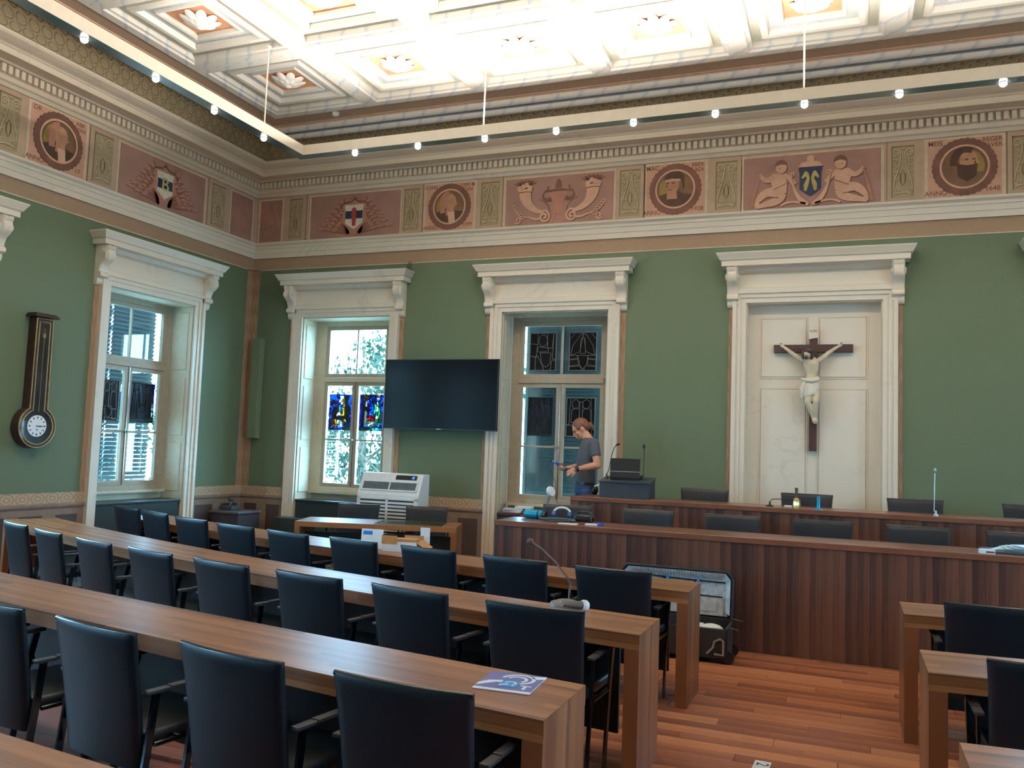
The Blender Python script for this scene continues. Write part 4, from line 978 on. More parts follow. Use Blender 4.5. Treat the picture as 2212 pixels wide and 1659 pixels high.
for x, y, e in ((-3.40, 4.55, FILL_W), (2.69, 4.55, FILL_W), (-3.40, -0.1, FILL_W*0.6), (2.69, -0.1, FILL_W*0.6)): pendant(x, y, e)

# ================================================================== CHAIRS
PIPE = plain('piping_leather', rgb(16,26,34), 0.22, spec=0.6)
def make_chair():
    """faces +y; origin on the floor under the backrest's middle"""
    t = thing('council_chair', '', 'chair')
    W, zb, zt, th = 0.262, 0.32, 0.865, 0.034
    nx, nz = 10, 8
    def P(a, b, side):                     # a -1..1 across, b 0..1 up
        z = zb+(zt-zb)*b; lean = -0.085*b**1.3+0.03
        w = W*(0.93+0.07*b) + 0.006*max(0, b-0.85)/0.15
        cur = -0.022*(1-a*a)
        e = 1-0.5*(max(0, (abs(a)-0.9)/0.1))**2; e2 = 1-0.5*(max(0, (b-0.95)/0.05))**2
        return Vector((a*w, lean+cur+side*th/2*e*e2, z))
    mb = MB(); al = [-1,-0.95,-0.85,-0.6,-0.3,0,0.3,0.6,0.85,0.95,1]; bl = [0,0.05,0.2,0.4,0.6,0.8,0.93,0.975,1.0]
    rows = []
    for b in bl: rows.append([P(a,b,1) for a in al]+[P(a,b,-1) for a in reversed(al)])
    mb.rings(rows, True, True); mb.build('backrest', LEATH, t, smooth=60)
    mb = MB(); mb.tube([P(a,0.985,0)+Vector((0,0,0.006)) for a in [-1+0.2*k for k in range(11)]], 0.010, 8); mb.build('top_piping', PIPE, t, smooth=60)
    mb = MB(); mb.box(-0.235,0.235,0.045,0.485,0.40,0.455); mb.build('seat', SEATM, t, bevel=0.02, seg=3, smooth=40)
    for s in (1, -1):
        mb = MB(); x = s*0.285
        mb.box(x-0.019,x+0.019,0.0,0.10,0.624,0.640); mb.box(x-0.019,x+0.019,0.103,0.40,0.627,0.643); mb.build('armrest', ARMM, t, bevel=0.005)
        mb = MB(); mb.rings([[(x-0.007,y-0.017,z),(x+0.007,y-0.017,z),(x+0.007,y+0.017,z),(x-0.007,y+0.017,z)] for y, z in ((0.36,0.622),(0.31,0.40),(0.255,0.0))], True, True); mb.build('leg', STEEL, t)
        mb = MB(); mb.rings([[(x-0.007,y-0.015,z),(x+0.007,y-0.015,z),(x+0.007,y+0.015,z),(x-0.007,y+0.015,z)] for y, z in ((0.045,0.62),(0.02,0.40),(-0.03,0.0))], True, True); mb.build('leg', STEEL, t)
        mb = MB(); mb.tube([(x,0.05,0.42),(x,0.30,0.42)], 0.010, 8); mb.tube([(x,0.17,0.42),(s*0.22,0.17,0.42)], 0.010, 8); mb.build('side_rail', STEEL, t)
    return t
proto = make_chair(); used = False
def chair(x, y, z, rz, label, group):
    global used
    o = copy_tree(proto) if used else proto
    used = True
    o.location = (x-0.06*math.sin(rz), y+0.06*math.cos(rz), z); o.rotation_euler = (0, 0, rz); o['label'] = label; o['group'] = group
    return o

# ================================================================== CURVED DESK ROWS
def desk_row(x0, ystart, length, b, c, sgn, name_label, depth=0.49, zt=0.747, th=0.075, group='curved council desks'):
    """top follows the row's arc; sgn -1 runs to the left of the aisle, +1 to the right"""
    t = thing('council_desk', name_label, 'desk', (x0, ystart, 0), 0, group)
    n = 26
    def far(d): return Vector((x0+sgn*d, ystart+b*d+c*d*d, 0))
    def nor(d):
        if d < 0.06: return Vector((0,-1,0))
        tx = Vector((sgn, b+2*c*d, 0)).normalized(); q = Vector((tx.y, -tx.x, 0)); q = q if q.y < 0 else -q
        k = min(1, (d-0.06)/0.8)
        return (Vector((0,-1,0))*(1-k)+q*k).normalized()
    ds = [0, 0.05, 0.2]+[0.2+(length-0.2)*k/n for k in range(1, n+1)]
    mb = MB(); rs = []; vmap = []
    for d in ds:
        f = far(d); q = f+nor(d)*depth
        ring_ = [Vector((f.x,f.y,zt)), Vector((q.x,q.y,zt)), Vector((q.x,q.y,zt-th)), Vector((f.x,f.y,zt-th))]
        rs.append(ring_)
    o0 = mb.rings(rs, True, True)
    for i, d in enumerate(ds):
        for j, v in enumerate((0, depth, depth+0.075, -0.075)): mb.uv[o0+i*4+j] = (d, v)
    mb.build('desktop', DESK, t, world=True)
    # mitred end panel at the aisle
    for d, s2 in ((0, 1), (length, -1)):
        f = far(d); nn = nor(d); a = f+nn*0.0; e = f+nn*depth
        tx = Vector((sgn, (b+2*c*d) if d else 0, 0)).normalized()*s2
        mb = MB(); q = 0.075
        mb.rings([[a, e, e+tx*q, a+tx*q], [a+Vector((0,0,zt-th)), e+Vector((0,0,zt-th)), e+tx*q+Vector((0,0,zt-th)), a+tx*q+Vector((0,0,zt-th))]], True, True)
        mb.build('end_panel', DESKV, t, world=True)
        if d == 0:
            mb = MB(); m1 = -sgn*0.0015; h0 = zt-th
            mb.add([Vector((a.x+m1,a.y,h0)),Vector((e.x+m1,e.y,h0)),Vector((e.x+m1,e.y,zt)),Vector((a.x+m1,a.y,zt))], [(0,1,2,3)]); mb.build('end_edge', DESKV, t, world=True, fix=False)
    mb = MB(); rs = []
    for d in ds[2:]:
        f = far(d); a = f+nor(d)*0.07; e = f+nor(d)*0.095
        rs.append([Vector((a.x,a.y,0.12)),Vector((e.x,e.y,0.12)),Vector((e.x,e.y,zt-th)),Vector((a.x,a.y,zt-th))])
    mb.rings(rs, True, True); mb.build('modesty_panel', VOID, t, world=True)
    return t
ROWS = [(-0.96, 6.20, 6.30, 0.13, 0.0165), (-0.95, 4.73, 6.75, 0.14, 0.021), (-0.935, 3.25, 5.6, 0.14, 0.006), (-1.45, 1.79, 3.4, 0.10, 0.004)]
LBL = ['long curved wooden desk of the foremost row, carrying an open carton', 'long curved wooden desk with the desk microphone on it', 'long curved wooden desk with the hearing loop leaflet on it', 'curved wooden desk behind all other rows, only its edge showing']
for (x0, ys, ln, b, c), lb_ in zip(ROWS, LBL): desk_row(x0, ys, ln, b, c, -1, lb_)
RR = [(0.325, 6.16, 2.4, 0.08, 0.01), (0.335, 4.66, 2.4, 0.08, 0.01), (0.348, 3.20, 2.4, 0.08, 0.01)]
LBR = ['wooden desk across the aisle closest to the dark bench', 'wooden desk across the aisle in the second row', 'wooden desk across the aisle in the third row']
for (x0, ys, ln, b, c), lb_ in zip(RR, LBR): desk_row(x0, ys, ln, b, c, 1, lb_)
POSC = [
 [(-1.45,5.61),(-2.20,5.72),(-2.955,5.85),(-3.70,5.985),(-4.43,6.12),(-5.12,6.29),(-5.84,6.53),(-6.55,6.80),(-7.19,7.06)],
 [(-1.45,4.07),(-2.21,4.165),(-2.93,4.27),(-3.67,4.39),(-4.39,4.535),(-5.09,4.71),(-5.83,4.95),(-6.50,5.20)],
 [(-1.36,2.54),(-2.10,2.59),(-2.86,2.68),(-3.62,2.79),(-4.36,2.92)]]
ORD = ['first', 'second', 'third', 'fourth', 'fifth', 'sixth', 'seventh', 'eighth', 'ninth']
RNM = ['desk carrying the open carton', 'desk with the desk microphone', 'desk with the hearing loop leaflet']
for ri, ps in enumerate(POSC):
    x0, ys, ln, b, c = ROWS[ri]
    for k, (x, y) in enumerate(ps):
        d = x0-x; ang = -math.atan(b*min(1, d/0.8)+2*c*d)+R(random.Random(k*7+ri).uniform(-2,2))
        if k == 0: ang = R(-3)
        chair(x, y, 0, ang, 'black leather armchair, %s from the aisle at the %s' % (ORD[k], RNM[ri]), 'black council chairs at the curved desks')
chair(0.785, 5.48, 0, R(1), 'black leather armchair at the desk across the aisle closest to the dark bench', 'black council chairs across the aisle')
chair(0.80, 3.99, 0, R(1), 'black leather armchair at the desk across the aisle in the second row', 'black council chairs across the aisle')
for k, x in enumerate((-2.74,-1.88,-1.04,-0.21,0.61,1.42)):
    chair(x, 8.66, 0.20, PI+R((4,-3,1,-1,2,0)[k]), ['black leather chair behind the headphones on the dark bench'][0] if k == 0 else 'black leather chair, %s along the front dark bench after the headphones' % ORD[k], 'chairs behind the front bench')
for k, x in enumerate((-1.49,-0.40,0.66,1.72)):
    chair(x, 9.80, 0.40, PI+R((0,-2,2,0)[k]), ['dark chair behind the rear bench beside the lectern', 'dark chair behind the bell on the rear bench', 'dark chair behind the thin upright microphone on the rear bench', 'dark chair at the rear bench furthest from the lectern'][k], 'chairs behind the rear bench')

# ================================================================== PODIUM BENCHES
def bench(x0, x1, yf, depth, z0, zt, label, th=0.05):
    t = thing('council_bench', label, 'bench desk', ((x0+x1)/2, yf, z0), 0, 'dark wooden council benches')
    mb = MB(); mb.box(x0, x1, yf-0.012, yf+depth, zt-th, zt); mb.build('benchtop', PODT, t, world=True, bevel=0.003, seg=1)
    mb = MB(); mb.box(x0+0.03, x1, yf+0.03, yf+0.05, z0, zt-th); mb.build('back_board', BENCH, t, world=True)
    mb = MB(); mb.box(x0, x0+0.05, yf+0.03, yf+depth, z0, zt-th); mb.build('end_panel', STAVE, t, world=True)
    mb = MB(); sw = 0.092; h = zt-th-z0; mb.box(-sw/2+0.0006, sw/2-0.0006, 0, 0.03, 0, h)
    n = int((x1-x0)/sw); p0 = None
    for k in range(n):
        x = x0+sw*(k+0.5); lc = Vector((x-(x0+x1)/2, 0.0008*((k*7) % 3), 0))
        if p0 is None: p0 = mb.build('stave', STAVE, t); p0.location = lc
        else: inst(p0, 'stave', t, lc)
    return t
bench(-3.13, 2.6, 7.60, 0.52, 0.0, 0.958, 'long dark wooden bench with upright staves, open suitcase in front')
bench(-2.83, 2.6, 9.03, 0.50, 0.20, 1.148, 'raised dark wooden bench carrying the lectern and brass bell')

# clerk's table
ct = thing('clerk_table', 'wooden clerk table with a glass sheet in front of the air conditioner', 'table', (-4.88, 8.35, 0), R(18.5))
L_ = 0.91
mb = MB(); mb.box(-L_, L_, 0.0, 0.62, 0.69, 0.747); o0 = 0
for i, v in enumerate(mb.v): mb.uv[i] = (v.x, v.y)
mb.build('tabletop', DESK, ct)
for s in (1, -1):
    a, b = sorted((s*L_, s*(L_-0.06))); mb = MB(); mb.box(a, b, 0.0, 0.62, 0.0, 0.69); mb.build('end_panel', DESKV, ct)
mb = MB(); mb.box(-L_+0.06, L_-0.06, 0.22, 0.24, 0.20, 0.62); mb.build('modesty_panel', BENCH, ct)
mb = MB(); mb.box(0.05, 0.40, 0.215, 0.221, 0.635, 0.652); mb.box(0.46, 0.60, 0.215, 0.221, 0.635, 0.652); mb.build('cable_rail', CHROME, ct)
gs = MB(); gs.box(-0.02, 0.74, 0.04, 0.58, 0.0, 0.008)
g = gs.build('glass_sheet', clear_glass('green_sheet_glass', (0.72,0.82,0.76,1), 0.18), bevel=0.001, seg=1); g.location = LOCALS[ct.name] @ Vector((0,0,0.748)); g.rotation_euler = (0,0,R(18.5))
tag(g, 'clear sheet of glass lying on the clerk table', 'glass sheet')
chair(-5.72, 9.38, 0, PI+R(16), 'black leather chair behind the clerk table, next to the bright window', 'chairs behind the clerk table')
chair(-4.93, 9.70, 0, PI+R(20), 'black leather chair behind the clerk table, in front of the wainscot', 'chairs behind the clerk table')

# ================================================================== WALL THINGS
# pendulum wall clock: narrow case widening to a round foot with the dial
G = off(FL, 6.80, 0)
t = thing('wall_clock', 'long-case wall clock with white dial in a round gilt-edged foot', 'clock', (XL, 6.80, 1.45))
def clock_outline(w0, w1, r, zc, zt, n=22):
    a0 = math.acos(min(1, w1/r)); pts = [(w0, zt)]
    for k in range(n+1):
        a = (PI/2-0.0)-(PI/2-a0) - (2*PI-2*(PI/2-(PI/2-a0)))*0
        break
    st = math.asin(min(1, w1/r)); arc = [(r*math.sin(st+(2*PI-2*st)*k/n), zc+r*math.cos(st+(2*PI-2*st)*k/n)) for k in range(n+1)]
    return [(w0, zt)]+arc+[(-w0, zt)]
mb = MB(); mb.poly(G, clock_outline(0.105, 0.115, 0.235, 1.69, 2.90), 0.0, 0.115); mb.build('case', MAHOG, t, world=True, bevel=0.004, seg=1)
mb = MB(); mb.rect(G, -0.155, 0.155, 2.90, 2.925, 0.0, 0.16); mb.rect(G, -0.135, 0.135, 2.925, 2.945, 0.0, 0.14); mb.build('cornice', MAHOG, t, world=True, bevel=0.004, seg=1)
mb = MB()
ol = clock_outline(0.100, 0.108, 0.226, 1.69, 2.885); il = clock_outline(0.066, 0.070, 0.192, 1.69, 2.85)
for L in (ol, il):
    q = L+[L[0]]; mb.tube([G(u, z, 0.120) for u, z in q], 0.0065, 6)
mb.build('gilt_beading', GILT, t, world=True, smooth=50)
mb = MB(); mb.poly(G, clock_outline(0.092, 0.10, 0.218, 1.69, 2.875), 0.114, 0.119); mb.build('door_frame', MAHOG, t, world=True)
mb = MB(); mb.poly(G, il, 0.119, 0.1205); mb.build('dark_interior', plain('clock_inside', rgb(34,26,24), 0.15, coat=0.6), t, world=True)
mb = MB(); mb.disc(G, -0.01, 1.70, 0.118, 0.118, 0.121, 0.127, 36); mb.build('dial', PAPER, t, world=True)
mb = MB()
for k in range(12):
    a = 2*PI*k/12; d = (math.sin(a), math.cos(a)); w_ = 0.011 if k % 3 else 0.014
    mb.ribbon(G, [(-0.01+d[0]*0.082, 1.70+d[1]*0.082), (-0.01+d[0]*0.104, 1.70+d[1]*0.104)], w_, 0.127, 0.1285)
for a, l, w_ in ((R(97), 0.062, 0.010), (R(90), 0.098, 0.008)):
    mb.ribbon(G, [(-0.01-math.sin(a)*0.012, 1.70-math.cos(a)*0.012), (-0.01+math.sin(a)*l, 1.70+math.cos(a)*l)], [w_, 0.004], 0.129, 0.131)
mb.disc(G, -0.01, 1.66, 0.006, 0.012, 0.127, 0.1285, 8); mb.build('hands_and_numerals', BLACK, t, world=True)
mb = MB(); mb.tube([G(0.0,2.78,0.1215), G(0.0,1.85,0.1215)], 0.004, 6); mb.disc(G, 0.0, 2.70, 0.02, 0.03, 0.121, 0.124, 12); mb.build('pendulum', BRASS, t, world=True)

# television on the wall
t = thing('television', 'large black flat television hung on the green wall between two windows', 'television', (-5.085, 10.38, 1.86))
mb = MB(); mb.box(-5.925, -4.255, 10.245, 10.275, 1.865, 2.80); mb.build('screen', plain('screen_black', rgb(8,9,11), 0.22, var=0.05, spec=0.12), t, world=True, bevel=0.003, seg=1)
mb = MB()
for a in ((-5.932,-4.248,1.858,1.870),(-5.932,-4.248,2.796,2.806),(-5.932,-5.922,1.858,2.806),(-4.258,-4.248,1.858,2.806)): mb.box(a[0],a[1],10.24,10.28,a[2],a[3])
mb.build('bezel', BLACK, t, world=True)
mb = MB(); mb.box(-5.88,-4.30,10.275,10.32,1.92,2.72); mb.box(-5.3,-4.85,10.32,10.39,2.1,2.6); mb.build('rear_shell', BLACK, t, world=True)
mb = MB(); mb.box(-5.12,-5.05,10.238,10.242,1.861,1.868); mb.build('badge', CHROME, t, world=True)
# slim green column speaker in the corner
t = thing('column_speaker', 'slim green painted column speaker on the wall in the room corner', 'speaker', (-8.19, 10.40, 1.65))
mb = MB(); mb.rect(FB, -8.275, -8.105, 1.655, 3.14, 0.005, 0.10); mb.build('cabinet', plain('green_enamel', rgb(112,128,102), 0.55, var=0.04), t, world=True, bevel=0.008)
mb = MB(); mb.rect(FB, -8.255, -8.125, 1.69, 3.105, 0.10, 0.104); mb.build('grille', plain('green_grille', rgb(108,124,98), 0.7, var=0.08, scale=200), t, world=True)
# cable conduit from the cornice to the window head
mb = MB()
for x in (-5.735, -5.70): mb.tube([(x,10.385,4.20),(x,10.385,4.06)], 0.006, 6); 
c_ = mb.build('wall_cable', BLACK); tag(c_, 'two short dark cables above the bright window hood', 'cable')

# ------------------------------------------------------------------ crucifix
t = thing('crucifix', 'carved crucifix with pale figure on a dark wooden cross in the niche', 'crucifix', (-0.37, 10.535, 1.74))
YC = 10.50
mb = MB(); mb.box(-0.415,-0.327,YC-0.02,YC+0.038,1.74,3.06); mb.build('upright_beam', WALNUT, t, world=True, bevel=0.003, seg=1)
mb = MB(); mb.box(-0.815,0.06,YC-0.024,YC+0.036,2.893,2.985); mb.build('cross_beam', WALNUT, t, world=True, bevel=0.003, seg=1)
mb = MB(); F_ = lambda u, z, p: Vector((u, YC-0.02-p, z))
sc_ = [(-0.425,3.045),(-0.32,3.065),(-0.318,3.13),(-0.325,3.195),(-0.42,3.205),(-0.428,3.12)]
mb.poly(F_, sc_, 0.002, 0.014); mb.build('scroll_plate', CLOTHW, t, world=True, bevel=0.003, seg=1)
mb = MB(); letters(mb, F_, 'INRI', 0.045, -0.372, 3.14, 0.0155); mb.build('scroll_letters', plain('faded_ink', rgb(150,134,108), 0.8), t, world=True, fix=False)
mb = MB(); Y = YC-0.075
B = lambda x, z, dy=0.0: (x, Y+dy, z)
for s, hx, ex, sx in ((-1, -0.725, -0.60, -0.475), (1, -0.075, -0.215, -0.31)):
    mb.tube([B(sx,2.79,0.01), B((sx+ex)/2,2.825,0.01), B(ex,2.875,0.025), B((ex+hx)/2,2.925,0.035), B(hx+(-s)*0.015,2.963,0.045)], [0.034,0.030,0.025,0.022,0.017], 10)
    mb.ball(B(hx,2.972,0.047), (0.024,0.012,0.022), 10, 6)
    for k in range(4): mb.tube([B(hx,2.978,0.045), B(hx+s*0.012+0.007*(k-1.5),3.005,0.030), B(hx+s*0.010+0.008*(k-1.5),2.998,0.018)], 0.0055, 6)
    mb.tube([B(hx,2.975,0.045), B(hx-s*0.024,2.990,0.035)], 0.0055, 6)
sec = [(-0.395,2.84,0.030,0.030),(-0.392,2.80,0.085,0.045),(-0.390,2.75,0.088,0.062),(-0.388,2.69,0.080,0.058),(-0.388,2.63,0.062,0.048),(-0.386,2.57,0.062,0.050),(-0.384,2.51,0.072,0.056),(-0.384,2.46,0.070,0.056)]
mb.rings([[(cx+rx*math.cos(2*PI*k/16), Y+ry*math.sin(2*PI*k/16), z) for k in range(16)] for cx, z, rx, ry in sec], True, True)
mb.tube([B(-0.40,2.82), B(-0.425,2.86,-0.035)], [0.034,0.030], 10)
mb.ball(B(-0.435,2.862,-0.055), (0.042,0.048,0.052), 14, 10); mb.ball(B(-0.448,2.848,-0.105), (0.010,0.014,0.016), 8, 6)
for s, px in ((-1,-0.425), (1,-0.345)):
    mb.tube([B(px,2.48), B(px+0.01,2.36,-0.03), B(px+0.005+s*0.004,2.30,-0.055)], [0.050,0.042,0.036], 12)
    kx = px+0.005+s*0.004; mb.ball(B(kx,2.30,-0.052), 0.037, 10, 8)
    mb.tube([B(kx,2.30,-0.05), B(kx*0.5+(-0.357)*0.5,2.22,-0.03), B(-0.355+s*0.010,2.125,0.0)], [0.035,0.034,0.020], 12)
    mb.tube([B(-0.355+s*0.010,2.125,0.0), B(-0.345+s*0.008,2.085,-0.02), B(-0.342+s*0.006,2.055,-0.012)], [0.020,0.022,0.012], 10)
body = mb.build('figure', CORPUS, t, world=True, smooth=60)
rm_ = body.modifiers.new('r', 'REMESH'); rm_.mode = 'VOXEL'; rm_.voxel_size = 0.006; rm_.use_smooth_shade = True
sm_ = body.modifiers.new('s', 'SMOOTH'); sm_.factor = 0.5; sm_.iterations = 3
mb = MB()
mb.rings([[(cx+rx*(1+0.05*math.sin(5*a+z*60))*math.cos(a), Y+ry*(1+0.05*math.cos(4*a))*math.sin(a), z+0.02*math.sin(a*1.0+0.6)) for a in [2*PI*k/24 for k in range(24)]] for cx, z, rx, ry in ((-0.385,2.60,0.070,0.056),(-0.383,2.57,0.080,0.064),(-0.383,2.50,0.090,0.072),(-0.385,2.43,0.088,0.084),(-0.39,2.40,0.080,0.078))], True, True)
mb.tube([B(-0.30,2.57,-0.05), B(-0.38,2.545,-0.075), B(-0.46,2.56,-0.05), B(-0.50,2.575,-0.03)], [0.018,0.024,0.022,0.012], 8)
mb.tube([B(-0.46,2.54,-0.04), B(-0.482,2.47,-0.03), B(-0.475,2.40,-0.02), B(-0.485,2.345,-0.02)], [0.022,0.036,0.040,0.020], 8)
mb.tube([B(-0.44,2.50,-0.06), B(-0.447,2.40,-0.05), B(-0.44,2.31,-0.04)], [0.018,0.026,0.012], 8)
mb.build('loincloth', CLOTHW, t, world=True, smooth=70)
mb = MB(); mb.ball(B(-0.418,2.900,-0.052), (0.060,0.062,0.046), 14, 8); mb.tube([B(-0.468,2.90,-0.055), B(-0.484,2.85,-0.07), B(-0.478,2.80,-0.06)], [0.022,0.018,0.006], 8)
mb.tube([B(-0.385,2.90,-0.05), B(-0.378,2.85,-0.05), B(-0.388,2.80,-0.05)], [0.034,0.026,0.010], 8); mb.ball(B(-0.444,2.815,-0.088), (0.022,0.018,0.022), 10, 6)
mb.build('hair_and_beard', plain('carved_hair', rgb(70,50,40), 0.6, var=0.2, scale=40), t, world=True, smooth=60)

# ================================================================== CLERK'S CORNER
t = thing('air_conditioner', 'white cabinet air conditioner with slatted front and small control display', 'air conditioner', (-5.53, 9.88, 0), R(3))
WA = 0.44
mb = MB(); pr = [(-0.16,0.0),(-0.16,0.985),(-0.02,1.262),(0.17,1.262),(0.17,0.0)]
mb.rings([[(x,y,z) for y,z in pr] for x in (-WA,WA)], True, True); mb.build('cabinet', WHITE, t, bevel=0.012)
tilt = math.atan2(0.14, 0.277)
def AF(u, v, p): return Vector((u, -0.16+v*math.sin(tilt)-p*math.cos(tilt), 0.985+v*math.cos(tilt)+p*math.sin(tilt)))
mb = MB()
for a in ((-0.40,0.40,0.055,0.072),(-0.40,0.40,0.178,0.195),(-0.40,-0.38,0.055,0.195),(0.38,0.40,0.055,0.195),(-0.008,0.008,0.055,0.195)): mb.rect(AF, a[0],a[1],a[2],a[3],0.001,0.014)
mb.build('outlet_frame', PAPER, t)
mb = MB(); mb.rect(AF, -0.38, 0.38, 0.072, 0.178, 0.0005, 0.003); mb.build('outlet_dark', DARK, t)
for k in range(6):
    mb = MB(); v = 0.080+0.0165*k; mb.rect(AF, -0.38, -0.008, v, v+0.008, 0.003, 0.010); mb.rect(AF, 0.008, 0.38, v, v+0.008, 0.003, 0.010); mb.build('outlet_slat', plain('grey_slat', rgb(120,130,134), 0.4) if k == 0 else bpy.data.materials['grey_slat'], t)
mb = MB(); mb.rect(AF, 0.06, 0.36, 0.222, 0.285, 0.001, 0.006); mb.build('control_display', BLACK, t)
mb = MB(); mb.disc(AF, 0.31, 0.252, 0.018, 0.018, 0.006, 0.008, 16); mb.build('blue_logo_light', emit('blue_led', (0.05,0.25,1.0,1), 1.2), t)
mb = MB(); mb.box(-0.40,0.40,-0.165,-0.160,0.12,0.93); mb.build('grille_back', DARK, t)
ms = MB(); ms.box(-0.185,0.185,-0.012,0.0,-0.013,0.013); s0 = None
for k in range(17):
    for x in (-0.20, 0.20):
        lc = (x, -0.163, 0.16+0.0455*k)
        if s0 is None: s0 = ms.build('grille_slat', WHITE, t); s0.location = lc
        else: inst(s0, 'grille_slat', t, lc)
mb = MB(); mb.box(-0.43,-0.385,-0.175,-0.16,0.1,0.95); mb.box(0.385,0.43,-0.175,-0.16,0.1,0.95); mb.box(-0.015,0.015,-0.175,-0.16,0.1,0.95); mb.box(-0.43,0.43,-0.175,-0.16,0.925,0.95); mb.build('grille_frame', WHITE, t)
# dark cabinet with a device in the corner
t = thing('corner_cabinet', 'dark low cabinet with equipment in the room corner', 'cabinet', (-8.02, 9.86, 0))
mb = MB(); mb.box(-0.26,0.22,-0.22,0.24,0.05,0.60); mb.build('body', plain('brown_black_wood', rgb(46,36,38), 0.5), t, bevel=0.006)
mb = MB(); mb.box(-0.28,0.24,-0.24,0.26,0.60,0.63); mb.build('top', plain('grey_brown_top', rgb(84,74,76), 0.4), t, bevel=0.004)
for x in (-0.22,0.18):
    for y in (-0.18,0.2):
        mb = MB(); mb.box(x-0.02,x+0.02,y-0.02,y+0.02,0.0,0.05); mb.build('foot', BLACK, t)
t = thing('desk_device', 'small dark device with a raised head on the corner cabinet', 'device', (-8.13, 9.86, 0.63))
mb = MB(); mb.box(-0.11,0.11,-0.10,0.10,0,0.06); mb.build('base', DARK, t, bevel=0.01)
mb = MB(); mb.tube([(0,0,0.06),(0.0,0.02,0.13)], 0.02, 8); mb.ball((0,0.02,0.15), (0.05,0.04,0.03), 10, 6); mb.build('head', DARK, t, smooth=50)

# ================================================================== THINGS ON THE BENCHES
ZB2, ZB1, ZD = 1.148, 0.958, 0.747
t = thing('lectern_box', 'slate grey lectern box standing on the rear bench', 'lectern', (-2.255, 9.27, ZB2))
mb = MB(); mb.rings([[(-0.275,-0.15,0),(0.275,-0.15,0),(0.275,0.17,0),(-0.275,0.17,0)],[(-0.275,-0.15,0.165),(0.275,-0.15,0.165),(0.275,0.17,0.215),(-0.275,0.17,0.215)]], True, True); mb.build('body', plain('slate_lacquer', rgb(42,50,60), 0.45), t, bevel=0.004)
mb = MB(); mb.rings([[(-0.285,-0.16,0.165),(0.285,-0.16,0.165),(0.285,0.18,0.219),(-0.285,0.18,0.219)],[(-0.285,-0.16,0.175),(0.285,-0.16,0.175),(0.285,0.18,0.229),(-0.285,0.18,0.229)]], True, True); mb.build('reading_board', plain('slate_lacquer_top', rgb(46,54,64), 0.4), t)
t = thing('laptop', 'black laptop open on the lectern box', 'laptop', (-2.28, 9.25, ZB2+0.202), R(4))
mb = MB(); T = Matrix.Rotation(R(8.3), 4, 'X')
mb.box(-0.165,0.165,-0.01,0.20,0.0,0.018,T); mb.build('base', BLACK, t)
mb = MB(); T2 = T @ Matrix.Translation((0,0.0,0.016)) @ Matrix.Rotation(R(-98), 4, 'X'); T2 = T @ Matrix.Translation((0,-0.005,0.02)) @ Matrix.Rotation(R(-14), 4, 'X')
mb.box(-0.165,0.165,-0.004,0.004,0.0,0.21,T2); mb.build('lid', BLACK, t)
mb = MB(); mb.box(-0.168,0.168,-0.007,-0.0045,0.062,0.069,T2); mb.build('light_strip', plain('grey_plastic', rgb(150,150,150), 0.5), t)
def gooseneck(name, label, base, pts, headdir, headr=0.013, m=BLACK, baser=0.022, group=None):
    t = thing(name, label, 'microphone', base, 0, group); b = Vector(base)
    mb = MB(); mb.lathe([(baser,0),(baser,0.008),(0.010,0.02),(0.008,0.05)], 16); mb.build('foot', m, t, smooth=50)
    q = [Vector(p)-b for p in pts]; mb = MB(); mb.tube([Vector((0,0,0.04))]+q, 0.0045, 6); mb.build('stem', m, t, smooth=50)
    mb = MB(); e = q[-1]; d = Vector(headdir).normalized(); mb.tube([e-d*0.005, e+d*0.01, e+d*0.03, e+d*0.045], [0.006, headr, headr, headr*0.5], 10); mb.build('capsule', m, t, smooth=50)
    return t
gooseneck('gooseneck_microphone', 'thin gooseneck microphone bent over the laptop, beside the person', (-2.495,9.28,ZB2+0.206), [(-2.47,9.28,1.45),(-2.445,9.28,1.60),(-2.415,9.27,1.69),(-2.385,9.25,1.725)], (1,-0.2,0.35), group='lectern microphones')
gooseneck('gooseneck_microphone', 'thin upright gooseneck microphone on the lectern, away from the person', (-2.09,9.32,ZB2+0.212), [(-2.088,9.32,1.45),(-2.085,9.32,1.60),(-2.083,9.31,1.70)], (-0.1,-0.2,1), group='lectern microphones')
gooseneck('gooseneck_microphone', 'low microphone with its neck bent flat behind the brass bell', (-0.735,9.20,ZB2), [(-0.733,9.20,1.195),(-0.715,9.19,1.222),(-0.66,9.19,1.228),(-0.55,9.19,1.223),(-0.45,9.19,1.215)], (1,0,-0.1), baser=0.04)
gooseneck('gooseneck_microphone', 'pale thin upright microphone on the rear bench', (0.80,9.18,ZB2), [(0.785,9.18,1.19),(0.79,9.19,1.38),(0.795,9.20,1.56)], (0,-0.2,1), headr=0.012, m=plain('pale_metal', rgb(170,180,180), 0.4, 0.5))
t = thing('hand_bell', 'brass hand bell with faceted body on the rear bench', 'bell', (-0.47, 9.11, ZB2))
mb = MB(); mb.lathe([(0.036,0.0),(0.040,0.02),(0.036,0.075),(0.026,0.10),(0.012,0.105)], 8); mb.build('body', BRASS, t, smooth=20)
mb = MB(); mb.lathe([(0.007,0.103),(0.006,0.13),(0.013,0.15),(0.016,0.175),(0.018,0.20),(0.010,0.206)], 12); mb.build('handle', plain('antique_brass', (0.20,0.15,0.09,1), 0.4, 0.8), t, smooth=50)
t = thing('blue_stand', 'small turquoise upright stand beside the brass bell', 'stand', (-0.262, 9.13, ZB2))
mb = MB(); mb.lathe([(0.040,0.0),(0.040,0.006),(0.026,0.012)], 20); mb.build('foot', TEALP, t, smooth=40)
mb = MB(); mb.lathe([(0.018,0.010),(0.016,0.05),(0.017,0.125),(0.012,0.13)], 16); mb.build('body', TEALP, t, smooth=40)
